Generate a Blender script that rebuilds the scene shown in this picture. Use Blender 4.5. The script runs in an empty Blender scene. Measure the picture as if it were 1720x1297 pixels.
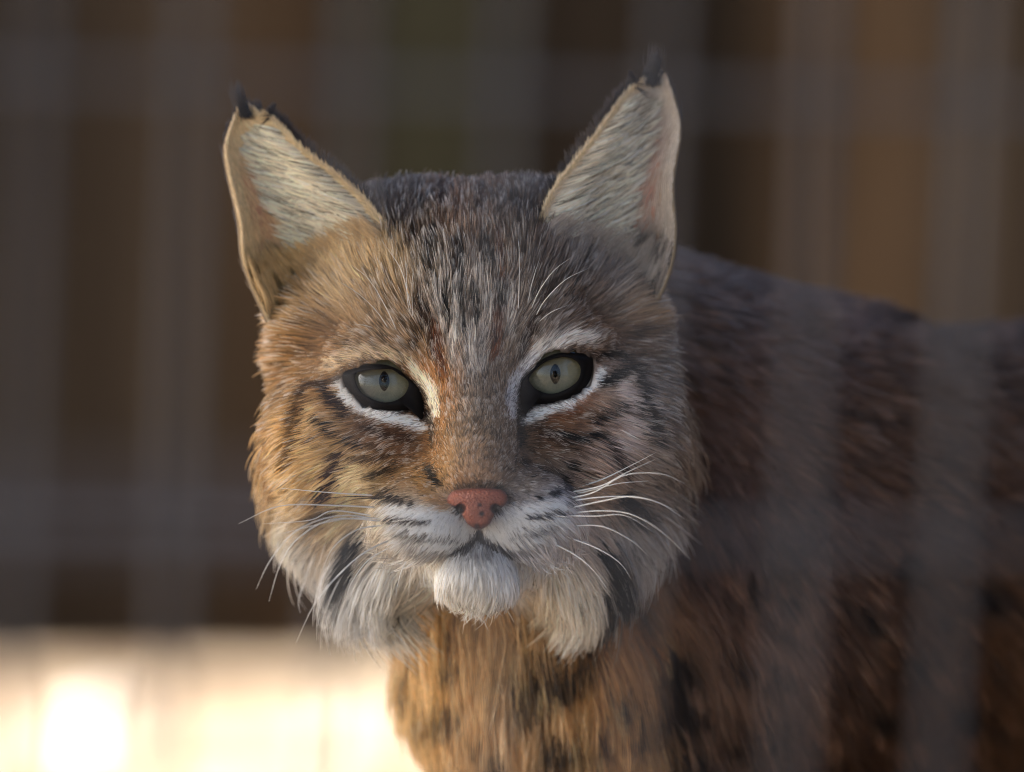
import bpy, math, random
import numpy as np
from mathutils import Matrix, Vector

rng = np.random.default_rng(7)
random.seed(7)
sc = bpy.context.scene
col = sc.collection

# ------------------------------------------------------------------ scale of the place
S = 0.0002                 # metres covered by one picture pixel at the cat's face
DIST = 4.0                 # lens to face, metres
PITCH = math.radians(6.5)  # the lens looks a little down
FACE_H = 0.52              # height of the face above the ground
MF = Matrix.Translation((0, 0, FACE_H)) @ Matrix.Rotation(-PITCH, 4, 'X')   # face frame -> world

# ------------------------------------------------------------------ camera
cam = bpy.data.cameras.new('camera')
cam_ob = bpy.data.objects.new('camera', cam); col.objects.link(cam_ob)
cam_ob.location = MF @ Vector((0, -DIST, 0))
cam_ob.rotation_euler = (math.pi / 2 - PITCH, 0, 0)
cam.sensor_width = 36.0
cam.lens = 36.0 / (1720 * S) * DIST
cam.clip_start = 0.05; cam.clip_end = 2000
cam.dof.use_dof = True
cam.dof.focus_distance = DIST - 0.009
cam.dof.aperture_fstop = cam.lens / 84.0
sc.camera = cam_ob

# ------------------------------------------------------------------ sky and sun
SUN_DIR = Vector((-0.80, -0.06, 0.60)).normalized()      # towards the sun: from the left
world = bpy.data.worlds.new('World'); sc.world = world
world.use_nodes = True
nt = world.node_tree
sky = nt.nodes.new('ShaderNodeTexSky'); sky.sky_type = 'NISHITA'; sky.sun_disc = False
sky.sun_elevation = math.asin(SUN_DIR.z)
sky.sun_rotation = math.atan2(SUN_DIR.x, SUN_DIR.y)
sky.dust_density = 2.0; sky.air_density = 1.0
bgn = nt.nodes['Background']; bgn.inputs['Strength'].default_value = 0.12
nt.links.new(sky.outputs[0], bgn.inputs['Color'])
sun = bpy.data.lights.new('sun', 'SUN'); sun.energy = 4.5; sun.angle = math.radians(0.6)
sun.color = (1.0, 0.89, 0.75)
sun_ob = bpy.data.objects.new('sun', sun); col.objects.link(sun_ob)
sun_ob.rotation_euler = SUN_DIR.to_track_quat('Z', 'Y').to_euler()
sun_ob.location = (-6, -1, 6)

vs = sc.view_settings
vs.view_transform = 'Standard'; vs.look = 'None'; vs.exposure = 2.2; vs.gamma = 1.0
vs.use_curve_mapping = False
sc.render.engine = 'CYCLES'
cy = sc.cycles
cy.use_denoising = True
cy.filter_width = 1.1
cy.max_bounces = 6; cy.diffuse_bounces = 3; cy.glossy_bounces = 3
cy.transmission_bounces = 4; cy.transparent_max_bounces = 12
cy.caustics_reflective = False; cy.caustics_refractive = False
sc.cycles_curves.shape = 'RIBBONS'; sc.cycles_curves.subdivisions = 2

# ------------------------------------------------------------------ small helpers
def lin(c):
    c = np.asarray(c, float) / 255.0
    return np.where(c <= 0.04045, c / 12.92, ((c + 0.055) / 1.055) ** 2.4)

def new_mat(name):
    m = bpy.data.materials.new(name); m.use_nodes = True
    n = m.node_tree
    b = n.nodes['Principled BSDF']
    return m, n, b

def ramp(n, fac, stops):
    r = n.nodes.new('ShaderNodeValToRGB')
    e = r.color_ramp.elements
    while len(e) < len(stops): e.new(0.5)
    for q, (p, c) in zip(e, stops):
        q.position = p; q.color = (*c, 1)
    n.links.new(fac, r.inputs[0])
    return r.outputs[0]

def noise_node(n, scale, detail=4, rough=0.55, coord=None, dist=0.0):
    t = n.nodes.new('ShaderNodeTexNoise')
    t.inputs['Scale'].default_value = scale; t.inputs['Detail'].default_value = detail
    t.inputs['Roughness'].default_value = rough; t.inputs['Distortion'].default_value = dist
    if coord is not None: n.links.new(coord, t.inputs['Vector'])
    return t.outputs['Fac']

def bump(n, b, h, strength, dist):
    u = n.nodes.new('ShaderNodeBump'); u.inputs['Strength'].default_value = strength
    u.inputs['Distance'].default_value = dist
    n.links.new(h, u.inputs['Height']); n.links.new(u.outputs[0], b.inputs['Normal'])

def mesh_obj(name, verts, faces, mat, parent=None, smooth=True, mats=None):
    me = bpy.data.meshes.new(name)
    me.from_pydata([tuple(v) for v in verts], [], [tuple(f) for f in faces])
    me.validate(); me.update()
    if smooth: me.polygons.foreach_set('use_smooth', [True] * len(me.polygons))
    for m in (mats or [mat]): me.materials.append(m)
    o = bpy.data.objects.new(name, me); col.objects.link(o)
    if parent: o.parent = parent
    return o

def tag(o, label, cat=None, group=None, kind=None):
    if label: o['label'] = label
    if cat: o['category'] = cat
    if group: o['group'] = group
    if kind: o['kind'] = kind
    return o

_lat = rng.random((64, 64, 64)).astype(np.float32)
def vnoise(p):                       # trilinear value noise, 0..1
    i = np.floor(p).astype(int); f = (p - i).astype(np.float32); f = f * f * (3 - 2 * f)
    i &= 63; j = (i + 1) & 63
    x0, y0, z0 = i.T; x1, y1, z1 = j.T; fx, fy, fz = f.T
    a = _lat[x0, y0, z0] * (1 - fx) + _lat[x1, y0, z0] * fx
    b = _lat[x0, y1, z0] * (1 - fx) + _lat[x1, y1, z0] * fx
    c = _lat[x0, y0, z1] * (1 - fx) + _lat[x1, y0, z1] * fx
    d = _lat[x0, y1, z1] * (1 - fx) + _lat[x1, y1, z1] * fx
    return (a * (1 - fy) + b * fy) * (1 - fz) + (c * (1 - fy) + d * fy) * fz

def norm(v): return v / np.maximum(np.linalg.norm(v, axis=-1, keepdims=True), 1e-9)

# measured point -> face frame, in pixel-sized units (x right, y away, z up); y is the depth behind the face plane
DU = DIST / S
def U(px, py, y=0.0):
    k = (DU + y) / DU
    return np.array([(px - 860.0) * k, y, -(py - 648.5) * k])
def proj(P):
    k = (DU + P[..., 1]) / DU
    return 860.0 + P[..., 0] / k, 648.5 - P[..., 2] / k

# ================================================================== THE PLACE
# ---- ground: pale sandy soil
m_ground, n, b = new_mat('sandy_soil')
tc = n.nodes.new('ShaderNodeTexCoord').outputs['Object']
f1 = noise_node(n, 7.5, 5, 0.6, tc); f2 = noise_node(n, 26, 5, 0.65, tc)
mx = n.nodes.new('ShaderNodeMath'); mx.operation = 'MULTIPLY_ADD'
n.links.new(f1, mx.inputs[0]); mx.inputs[1].default_value = 0.6
m2 = n.nodes.new('ShaderNodeMath'); m2.operation = 'MULTIPLY'; m2.inputs[1].default_value = 0.4
n.links.new(f2, m2.inputs[0]); n.links.new(m2.outputs[0], mx.inputs[2])
n.links.new(ramp(n, mx.outputs[0], [(0.38, (0.10, 0.068, 0.042)), (0.48, (0.30, 0.22, 0.15)), (0.56, (0.50, 0.40, 0.29)), (0.68, (0.60, 0.51, 0.40))]), b.inputs['Base Color'])  # dark patches are soil tone with dappled shade mixed in
b.inputs['Roughness'].default_value = 0.95
bump(n, b, f2, 0.6, 0.02)
gn = 60
gx = np.sign(np.linspace(-1, 1, gn)) * np.abs(np.linspace(-1, 1, gn)) ** 3 * 400
GX, GY = np.meshgrid(gx, gx + 2.0)
gz = (vnoise(np.stack([GX.ravel() * 0.8 + 9, GY.ravel() * 0.8 + 5, 0 * GX.ravel()], 1)) - 0.5) * 0.03
gz = np.where((np.abs(GX.ravel()) < 1.5) & (GY.ravel() < 1.6) & (GY.ravel() > -1), 0, gz) - 0.004
gv = np.stack([GX.ravel(), GY.ravel(), gz], 1)
gf = [(r * gn + c, r * gn + c + 1, (r + 1) * gn + c + 1, (r + 1) * gn + c) for r in range(gn - 1) for c in range(gn - 1)]
ground = mesh_obj('ground', gv, gf, m_ground); ground['kind'] = 'structure'

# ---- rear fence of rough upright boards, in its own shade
def wood(name, c0, c1, c2, green=0.0):
    m, n, b = new_mat(name)
    tc = n.nodes.new('ShaderNodeTexCoord').outputs['Object']
    info = n.nodes.new('ShaderNodeObjectInfo')
    mp = n.nodes.new('ShaderNodeMapping'); mp.inputs['Scale'].default_value = (14, 14, 1.2)
    n.links.new(tc, mp.inputs['Vector']); n.links.new(info.outputs['Random'], mp.inputs['Location'])
    g = noise_node(n, 3.0, 6, 0.6, mp.outputs[0], 0.4)
    n.links.new(ramp(n, g, [(0.3, c0), (0.5, c1), (0.72, c2)]), b.inputs['Base Color'])
    hs = n.nodes.new('ShaderNodeHueSaturation')
    mr = n.nodes.new('ShaderNodeMapRange'); mr.inputs['To Min'].default_value = 0.35; mr.inputs['To Max'].default_value = 1.75
    n.links.new(info.outputs['Random'], mr.inputs[0]); n.links.new(mr.outputs[0], hs.inputs['Value'])
    lk = b.inputs['Base Color'].links[0].from_socket
    n.links.new(lk, hs.inputs['Color']); n.links.new(hs.outputs[0], b.inputs['Base Color'])
    b.inputs['Roughness'].default_value = 0.95; b.inputs['Specular IOR Level'].default_value = 0.06
    bump(n, b, g, 0.5, 0.01)
    return m
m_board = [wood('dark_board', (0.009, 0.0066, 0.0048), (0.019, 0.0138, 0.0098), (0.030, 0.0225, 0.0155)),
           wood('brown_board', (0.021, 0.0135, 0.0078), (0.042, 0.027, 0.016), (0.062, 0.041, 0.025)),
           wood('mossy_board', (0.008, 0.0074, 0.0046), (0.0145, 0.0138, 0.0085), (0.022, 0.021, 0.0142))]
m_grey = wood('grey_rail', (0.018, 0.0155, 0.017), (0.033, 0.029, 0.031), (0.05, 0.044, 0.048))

def box(x0, x1, y0, y1, z0, z1, bev=0.004):
    v = []; f = []
    b = bev
    ring = [(x0 + b, y0), (x1 - b, y0), (x1, y0 + b), (x1, y1 - b), (x1 - b, y1), (x0 + b, y1), (x0, y1 - b), (x0, y0 + b)]
    for z in (z0, z1):
        v += [(x, y, z) for x, y in ring]
    for i in range(8):
        f.append((i, (i + 1) % 8, 8 + (i + 1) % 8, 8 + i))
    f.append(tuple(range(7, -1, -1))); f.append(tuple(range(8, 16)))
    return v, f

FY = 3.04
fence = bpy.data.objects.new('board_fence', None); col.objects.link(fence); fence.location = (0, FY, 0)
tag(fence, 'dark brown fence of rough upright boards, out of focus behind the bobcat', 'fence')
x = -4.0; i = 0
kinds = [0, 1, 0, 2, 1, 0, 1, 1, 0, 2, 0, 1]
while x < 4.0:
    w = 0.045 + 0.05 * random.random()
    h = 1.95 + 0.05 * random.random()
    v, f = box(x, x + w - 0.0012, -0.011, 0.011, -0.03, h, 0.0006)
    mesh_obj('board', v, f, m_board[kinds[(i * 5 + i // 3) % 12]], fence, False)
    v, f = box(x - 0.018, x + 0.018, 0.0125, 0.03, -0.03, h - 0.02, 0.0006)
    mesh_obj('batten', v, f, m_board[0], fence, False)
    x += w; i += 1
for z in (0.075, 1.2):
    v, f = box(-4, 4, -0.026, -0.0125, z, z + 0.05)
    mesh_obj('rail', v, f, m_grey, fence, False)
for px_ in (-3.4, -1.4, 0.6, 2.6):
    v, f = box(px_, px_ + 0.09, 0.032, 0.12, -0.05, 1.85)
    mesh_obj('post', v, f, m_board[0], fence, False)

# ---- pale stones added to give bright blurred spots on the sand
m_stone, n, b = new_mat('pale_stone')
g = noise_node(n, 30, 5, 0.6)
n.links.new(ramp(n, g, [(0.3, (0.55, 0.50, 0.44)), (0.7, (0.78, 0.74, 0.68))]), b.inputs['Base Color'])
b.inputs['Roughness'].default_value = 0.7
def stone(loc, r, seed, label):
    rr = np.random.default_rng(seed); v = []; f = []
    nu, nv = 14, 9
    for j in range(nv + 1):
        th = math.pi * j / nv
        for k in range(nu):
            ph = 2 * math.pi * k / nu
            v.append((math.sin(th) * math.cos(ph), math.sin(th) * math.sin(ph), math.cos(th)))
    for j in range(nv):
        for k in range(nu):
            f.append((j * nu + k, (j + 1) * nu + k, (j + 1) * nu + (k + 1) % nu, j * nu + (k + 1) % nu))
    v = np.array(v); d = 0.72 + 0.55 * vnoise(v * 1.7 + rr.random(3) * 40)
    v = v * d[:, None] * np.array([1, 0.8, 0.62]) * r
    o = mesh_obj('stone', v, f, m_stone)
    o.location = (loc[0], loc[1], r * 0.42); o.rotation_euler = (0, 0, rr.random() * 6)
    tag(o, label, 'stone', 'pale stones added for bright spots on the sunlit sand')
stone((-0.232, 2.70, 0), 0.030, 1, 'largest pale stone, added as a bright spot on the sunlit sand behind the bobcat')
stone((-0.094, 2.68, 0), 0.020, 2, 'mid sized pale stone added as a bright spot on the sand, closest to the bobcat')
stone((-0.300, 2.64, 0), 0.016, 3, 'smallest pale stone added as a bright spot on the sand, farthest out from the bobcat')

# ---- roof added out of view to keep the sun off the animal
m_shade = wood('shade_board', (0.08, 0.06, 0.045), (0.14, 0.11, 0.08), (0.2, 0.16, 0.12))
shade_roof = bpy.data.objects.new('added_shade_roof', None); col.objects.link(shade_roof); shade_roof.location = (-2.0, 0.15, 0)
tag(shade_roof, 'unseen board roof on posts, added to shade the bobcat', 'sun_blocker')
for k in range(13):
    v, f = box(-1.35, 2.75, -2.45 + k * 0.3, -2.15 + k * 0.3 - 0.006, 2.0, 2.03)
    mesh_obj('shade_board', v, f, m_shade, shade_roof, False)
for xx, yy in ((-1.2, -2.3), (-1.2, 1.3), (2.6, -2.3), (2.6, 1.3)):
    v, f = box(xx - 0.04, xx + 0.04, yy - 0.04, yy + 0.04, -0.05, 1.99)
    mesh_obj('post', v, f, m_shade, shade_roof, False)

# ---- board screen added out of view to cut sky light from the right
side_screen = bpy.data.objects.new('added_light_screen', None); col.objects.link(side_screen); side_screen.location = (1.35, -0.4, 0)
tag(side_screen, 'unseen board screen added to cut the light on one side of the bobcat', 'side_screen')
for k in range(22):
    v, f = box(-0.012, 0.012, -1.6 + k * 0.15, -1.452 + k * 0.15, -0.02, 1.7, 0.001)
    mesh_obj('board', v, f, m_shade, side_screen, False)
for yy in (-1.55, 1.6):
    v, f = box(0.0135, 0.09, yy - 0.04, yy + 0.04, -0.05, 1.72)
    mesh_obj('post', v, f, m_shade, side_screen, False)

# ---- welded wire fence between lens and cat
m_wire, n, b = new_mat('galvanised_wire')
g = noise_node(n, 400, 3, 0.6)
n.links.new(ramp(n, g, [(0.3, (0.045, 0.045, 0.049)), (0.7, (0.095, 0.094, 0.10))]), b.inputs['Base Color'])
b.inputs['Metallic'].default_value = 0.0; b.inputs['Roughness'].default_value = 0.7; b.inputs['Specular IOR Level'].default_value = 0.15
def tube(pts, rad, sides=6):
    pts = np.asarray(pts, float); nP = len(pts)
    rad = np.broadcast_to(np.asarray(rad, float), (nP,))
    t = norm(np.gradient(pts, axis=0))
    ref = np.array([0.31, 0.2, 0.93]) if abs(t[0] @ np.array([0.31, 0.2, 0.93])) < 0.9 else np.array([1.0, 0, 0])
    a = norm(np.cross(t, ref)); c = np.cross(t, a)
    v = []; f = []
    for i in range(nP):
        for s in range(sides):
            an = 2 * math.pi * s / sides
            v.append(pts[i] + rad[i] * (math.cos(an) * a[i] + math.sin(an) * c[i]))
    for i in range(nP - 1):
        for s in range(sides):
            f.append((i * sides + s, i * sides + (s + 1) % sides, (i + 1) * sides + (s + 1) % sides, (i + 1) * sides + s))
    f.append(tuple(range(sides - 1, -1, -1))); f.append(tuple(range((nP - 1) * sides, nP * sides)))
    return v, f
WD = -1.0        # metres in front of the face
wf = bpy.data.objects.new('wire_fence', None); col.objects.link(wf)
wf.location = (0, WD, 0); wf.rotation_euler = (0, math.radians(2.6), math.radians(13))
tag(wf, 'grey welded wire fence blurred into soft bands in front of the bobcat', 'fence')
WS = 0.0403; HS = 0.1115; WR = 0.0021
zc = FACE_H + 1.0 * math.sin(PITCH)
vx = [WS * k + 0.0075 for k in range(-24, 25)]
hz = [zc + 0.0750 + HS * k for k in range(-5, 8)]
for q in vx:
    zz = np.linspace(hz[0] - 0.02, hz[-1] + 0.02, 14)
    v, f = tube([(q + 0.0005 * math.sin(9 * z + q * 70), 0.0022, z) for z in zz], WR); mesh_obj('wire', v, f, m_wire, wf)
for z in hz:
    xx = np.linspace(vx[0] - 0.02, vx[-1] + 0.02, 20)
    v, f = tube([(q, -0.0019, z + 0.0006 * math.sin(11 * q + z * 50)) for q in xx], WR); mesh_obj('wire', v, f, m_wire, wf)

# ================================================================== THE BOBCAT
# ---- signed distance body (units: picture pixels at the face)
def ell(P, c, r):
    q = (P - c) / r; k0 = np.linalg.norm(q, axis=-1); k1 = np.linalg.norm(q / r, axis=-1)
    return k0 * (k0 - 1.0) / np.maximum(k1, 1e-6)
def rcone(P, a, b, r1, r2):
    ba = b - a; L2 = ba @ ba
    t = np.clip(((P - a) @ ba) / L2, 0, 1)
    return np.linalg.norm(P - a - t[..., None] * ba, axis=-1) - (r1 + (r2 - r1) * t)
def smin(a, b, k):
    h = np.clip(0.5 + 0.5 * (b - a) / k, 0, 1)
    return b + (a - b) * h - k * h * (1 - h)
def smax(a, b, k): return -smin(-a, -b, k)
def poly_sd(px, py, poly):
    poly = np.asarray(poly, float); d = np.full(px.shape, 1e18); s = np.ones(px.shape)
    n = len(poly); j = n - 1
    for i in range(n):
        e = poly[j] - poly[i]; wx = px - poly[i, 0]; wy = py - poly[i, 1]
        t = np.clip((wx * e[0] + wy * e[1]) / (e @ e), 0, 1)
        d = np.minimum(d, (wx - e[0] * t) ** 2 + (wy - e[1] * t) ** 2)
        c1 = py >= poly[i, 1]; c2 = py < poly[j, 1]; c3 = e[0] * wy > e[1] * wx
        flip = (c1 & c2 & c3) | (~c1 & ~c2 & ~c3)
        s = np.where(flip, -s, s); j = i
    return s * np.sqrt(d)
def smooth_poly(poly, n=72):
    p = np.asarray(poly, float); m = len(p)
    out = []
    for i in range(m):
        p0, p1, p2, p3 = p[i - 1], p[i], p[(i + 1) % m], p[(i + 2) % m]
        for t in np.linspace(0, 1, 8, endpoint=False):
            out.append(0.5 * ((2 * p1) + (-p0 + p2) * t + (2 * p0 - 5 * p1 + 4 * p2 - p3) * t * t + (-p0 + 3 * p1 - 3 * p2 + p3) * t ** 3))
    return np.array(out)

EYES = [dict(c=(646, 646, 74), pupil=(645, 637), r=70.0, gaze=0,
             inner=[(598, 627), (618, 622), (640, 620.5), (658, 621), (671, 629), (685, 640), (685, 652), (678, 664), (664, 673), (647, 676), (629, 672), (612, 663), (602, 652), (597, 639)],
             outer=[(575, 630), (590, 624), (606, 618), (629, 615), (652, 617), (670, 625), (688, 638), (704, 652), (711, 668), (714, 690), (711, 708), (702, 694), (691, 688), (664, 689), (641, 687), (618, 681), (598, 669), (586, 653)]),
        dict(c=(934, 629, 74), pupil=(932, 628), r=70.0, gaze=0,
             inner=[(889, 634), (905, 616), (921, 606), (938, 601), (956, 601), (969, 608), (975, 619), (973, 634), (965, 645), (951, 654), (932, 661), (915, 660), (900, 653), (892, 645)],
             outer=[(994, 603), (973, 597), (950, 595), (932, 598), (915, 605), (898, 619), (880, 635), (874, 646), (872, 668), (875, 684), (880, 699), (888, 685), (904, 678), (932, 675), (956, 668), (974, 656), (986, 638), (990, 620)])]
for e in EYES:
    e['outer_s'] = smooth_poly(e['outer']); e['inner_s'] = smooth_poly(e['inner']); e['C'] = U(*e['c'])

MOUTH = [(668, 906), (680, 918), (694, 928), (720, 935), (758, 931), (785, 919), (803, 906), (820, 918), (854, 930), (888, 926), (908, 916), (924, 902)]

def F(v):        # world metres -> face units
    return np.array(MF.inverted() @ Vector(v)) / S

def sd_head(P):
    d = ell(P, U(780, 512, 236), np.array([246, 236, 196]))
    d = smin(d, ell(P, U(787, 560, 85), np.array([150, 90, 140])), 60)
    for (x, y) in ((655, 592), (923, 574)):
        d = smin(d, ell(P, U(x, y, 75), np.array([95, 62, 42])), 40)
    for (x, y) in ((590, 722), (1000, 706)):
        d = smin(d, ell(P, U(x, y, 128), np.array([125, 112, 120])), 50)
    d = smin(d, rcone(P, U(790, 590, 72), U(802, 802, -98), 74, 58), 50)
    d = smin(d, ell(P, U(800, 850, 0), np.array([126, 120, 96])), 40)
    for (x, y) in ((578, 762), (1022, 748)):
        d = smin(d, ell(P, U(x, y, 258), np.array([122, 145, 155])), 60)
    for (x, y) in ((680, 768), (928, 755)):
        d = smin(d, ell(P, U(x, y, 62), np.array([100, 86, 82])), 40)
    for (x, y) in ((540, 575), (1040, 560)):
        d = smin(d, ell(P, U(x, y, 215), np.array([72, 95, 95])), 60)
    for (x, y) in ((690, 408), (878, 402)):
        d = smin(d, ell(P, U(x, y, 300), np.array([110, 140, 95])), 60)
    for x in (620, 985):
        d = smin(d, rcone(P, U(798, 915, 30), U(x, 850, 260), 56, 96), 40)
    for (x, y) in ((672, 930), (930, 920)):
        d = smin(d, ell(P, U(x, y, 190), np.array([95, 105, 72])), 40)
    d = smin(d, ell(P, U(718, 866, -62), np.array([84, 88, 68])), 20)
    d = smin(d, ell(P, U(882, 860, -62), np.array([84, 88, 68])), 20)
    d = smin(d, ell(P, U(800, 946, -38), np.array([66, 78, 54])), 18)
    for e in EYES:
        d = smin(d, np.linalg.norm(P - e['C'], axis=-1) - e['r'] - 3, 22)
    return d

LEG = [((0.02, 0.115), (0.02, 0.10), 1), ((0.13, 0.20), (0.13, 0.21), 1)]
def sd_body(P):
    d = rcone(P, U(805, 640, 340), U(935, 1130, 520), 225, 232)
    d = smin(d, rcone(P, U(840, 535, 430), U(1270, 850, 820), 185, 385), 80)
    d = smin(d, rcone(P, U(935, 1130, 520), U(1085, 1450, 570), 226, 220), 60)
    d = smin(d, rcone(P, U(1260, 1000, 800), U(1950, 950, 1300), 430, 425), 120)
    d = smin(d, rcone(P, U(1950, 950, 1300), U(2900, 1000, 2000), 425, 400), 120)
    d = smin(d, rcone(P, U(1062, 1450, 570), U(1500, 1400, 1000), 225, 330), 90)
    # legs stand upright in the world
    for fx, fy in ((0.045, 0.115), (0.135, 0.205)):                     # fore legs
        sh, el, wr, pw = F((fx + 0.01, fy, 0.36)), F((fx + 0.02, fy + 0.03, 0.245)), F((fx, fy, 0.085)), F((fx - 0.005, fy - 0.015, 0.022))
        d = smin(d, rcone(P, sh, el, 190, 125), 70)
        d = smin(d, rcone(P, el, wr, 125, 82), 40)
        d = smin(d, rcone(P, wr, pw, 82, 95), 30)
        d = smin(d, ell(P, F((fx - 0.012, fy - 0.04, 0.02)), np.array([125, 190, 98])), 30)
    for fx, fy in ((0.43, 0.42), (0.53, 0.36)):                         # hind legs: knee forward, hock back
        hp, kn, hk, ft = F((fx + 0.03, fy, 0.40)), F((fx - 0.06, fy - 0.02, 0.275)), F((fx + 0.075, fy + 0.03, 0.145)), F((fx + 0.045, fy, 0.025))
        d = smin(d, rcone(P, hp, kn, 330, 190), 90)
        d = smin(d, rcone(P, kn, hk, 190, 88), 50)
        d = smin(d, rcone(P, hk, ft, 88, 85), 30)
        d = smin(d, ell(P, F((fx + 0.005, fy - 0.02, 0.02)), np.array([200, 140, 98])), 30)
    d = smin(d, rcone(P, F((0.56, 0.42, 0.45)), F((0.64, 0.50, 0.37)), 120, 70), 60)   # bobbed tail
    return d

def sd_skin(P):                                   # without openings
    return smin(sd_head(P), sd_body(P), 70)
def seg_groove(P, pts, r):
    d = np.full(P.shape[:-1], 1e9)
    for a, b in zip(pts[:-1], pts[1:]): d = np.minimum(d, rcone(P, a, b, r, r))
    return d
def front_depth(px, py, f=None, y0=-300.0, steps=60):  # march along the line of sight to the skin
    f = f or sd_skin
    px = np.atleast_1d(np.asarray(px, float)); py = np.atleast_1d(np.asarray(py, float))
    y = np.full(px.shape, y0)
    for _ in range(steps):
        k = (DU + y) / DU
        P = np.stack([(px - 860) * k, y, -(py - 648.5) * k], -1)
        y = np.minimum(y + 0.9 * f(P), 3000)
    return y
mpts = [U(x, y, float(front_depth(x, y)[0]) - 2) for x, y in MOUTH]
phil = [U(803, 886, float(front_depth(803, 886)[0])), U(803, 908, float(front_depth(803, 908)[0]))]

def sd_full(P):
    d = sd_skin(P)
    near = (np.abs(P[..., 0]) < 420) & (np.abs(P[..., 2]) < 420) & (P[..., 1] < 260)
    Q = P[near]; dn = d[near]
    dn = smax(dn, -seg_groove(Q, mpts, 7.0), 8)
    dn = smax(dn, -seg_groove(Q, phil, 5.0), 6)
    px, py = proj(Q)
    for e in EYES:
        e2 = poly_sd(px, py, e['outer_s'][::2]) + 2.0
        dn = np.maximum(dn, -np.maximum(e2, Q[..., 1] - 150))
        dn = np.maximum(dn, -(np.linalg.norm(Q - e['C'], axis=-1) - e['r'] - 2))
    d[near] = dn
    return d

def surface_net(xs, ys, zs, f):
    nx, ny, nz = len(xs), len(ys), len(zs)
    D = np.empty((nx, ny, nz), np.float32)
    YY, ZZ = np.meshgrid(ys, zs, indexing='ij')
    for i in range(0, nx, 8):
        sl = xs[i:i + 8]
        P = np.empty((len(sl), ny, nz, 3))
        P[..., 0] = sl[:, None, None]; P[..., 1] = YY; P[..., 2] = ZZ
        D[i:i + 8] = f(P)
    s = D < 0
    c = np.zeros((nx - 1, ny - 1, nz - 1), np.int8)
    for a in (0, 1):
        for b in (0, 1):
            for e in (0, 1): c += s[a:nx - 1 + a, b:ny - 1 + b, e:nz - 1 + e]
    I = np.argwhere((c > 0) & (c < 8))
    idx = -np.ones(c.shape, int); idx[tuple(I.T)] = np.arange(len(I))
    acc = np.zeros((len(I), 3)); cnt = np.zeros(len(I))
    ax = tuple(np.asarray(q, float) for q in (xs, ys, zs))
    for d in range(3):
        o = [q for q in range(3) if q != d]
        for a in (0, 1):
            for b in (0, 1):
                p0 = I.copy(); p0[:, o[0]] += a; p0[:, o[1]] += b
                p1 = p0.copy(); p1[:, d] += 1
                v0 = D[tuple(p0.T)]; v1 = D[tuple(p1.T)]
                m = (v0 < 0) != (v1 < 0)
                t = np.where(m, v0 / np.where(m, v0 - v1, 1), 0)
                X = np.stack([ax[q][p0[:, q]] for q in range(3)], 1)
                X[:, d] += t * (ax[d][p1[:, d]] - ax[d][p0[:, d]])
                acc[m] += X[m]; cnt[m] += 1
    V = acc / np.maximum(cnt, 1)[:, None]
    Fs = []
    for d in range(3):
        o = [(d + 1) % 3, (d + 2) % 3]
        sl0 = [slice(None)] * 3; sl1 = [slice(None)] * 3
        sl0[d] = slice(0, -1); sl1[d] = slice(1, None)
        E = np.argwhere(s[tuple(sl0)] != s[tuple(sl1)])
        ok = (E[:, o[0]] > 0) & (E[:, o[1]] > 0) & (E[:, o[0]] < D.shape[o[0]] - 1) & (E[:, o[1]] < D.shape[o[1]] - 1)
        E = E[ok]
        q = []
        for a, b in ((-1, -1), (0, -1), (0, 0), (-1, 0)):
            k = E.copy(); k[:, o[0]] += a; k[:, o[1]] += b
            q.append(idx[tuple(k.T)])
        q = np.stack(q, 1)
        fl = s[tuple(sl0)][tuple(E.T)]
        q[~fl] = q[~fl][:, ::-1]
        Fs.append(q)
    return V, np.concatenate(Fs)

def axis(lo, a, b, hi, fine, coarse):
    return np.concatenate([np.arange(lo, a, coarse), np.arange(a, b, fine), np.arange(b, hi + coarse, coarse)])
xa = np.concatenate([np.arange(-700, -420, 40), np.arange(-420, 400, 9), np.arange(400, 1000, 18), np.arange(1000, 3750, 45)]).astype(float)
ya = np.concatenate([np.arange(-280, -230, 20), np.arange(-230, 420, 9), np.arange(420, 900, 18), np.arange(900, 3050, 45)]).astype(float)
za = np.concatenate([np.arange(-3000, -820, 45), np.arange(-820, -420, 16), np.arange(-420, 400, 9), np.arange(400, 640, 40)]).astype(float)
V, Q = surface_net(xa, ya, za, sd_full)

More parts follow.
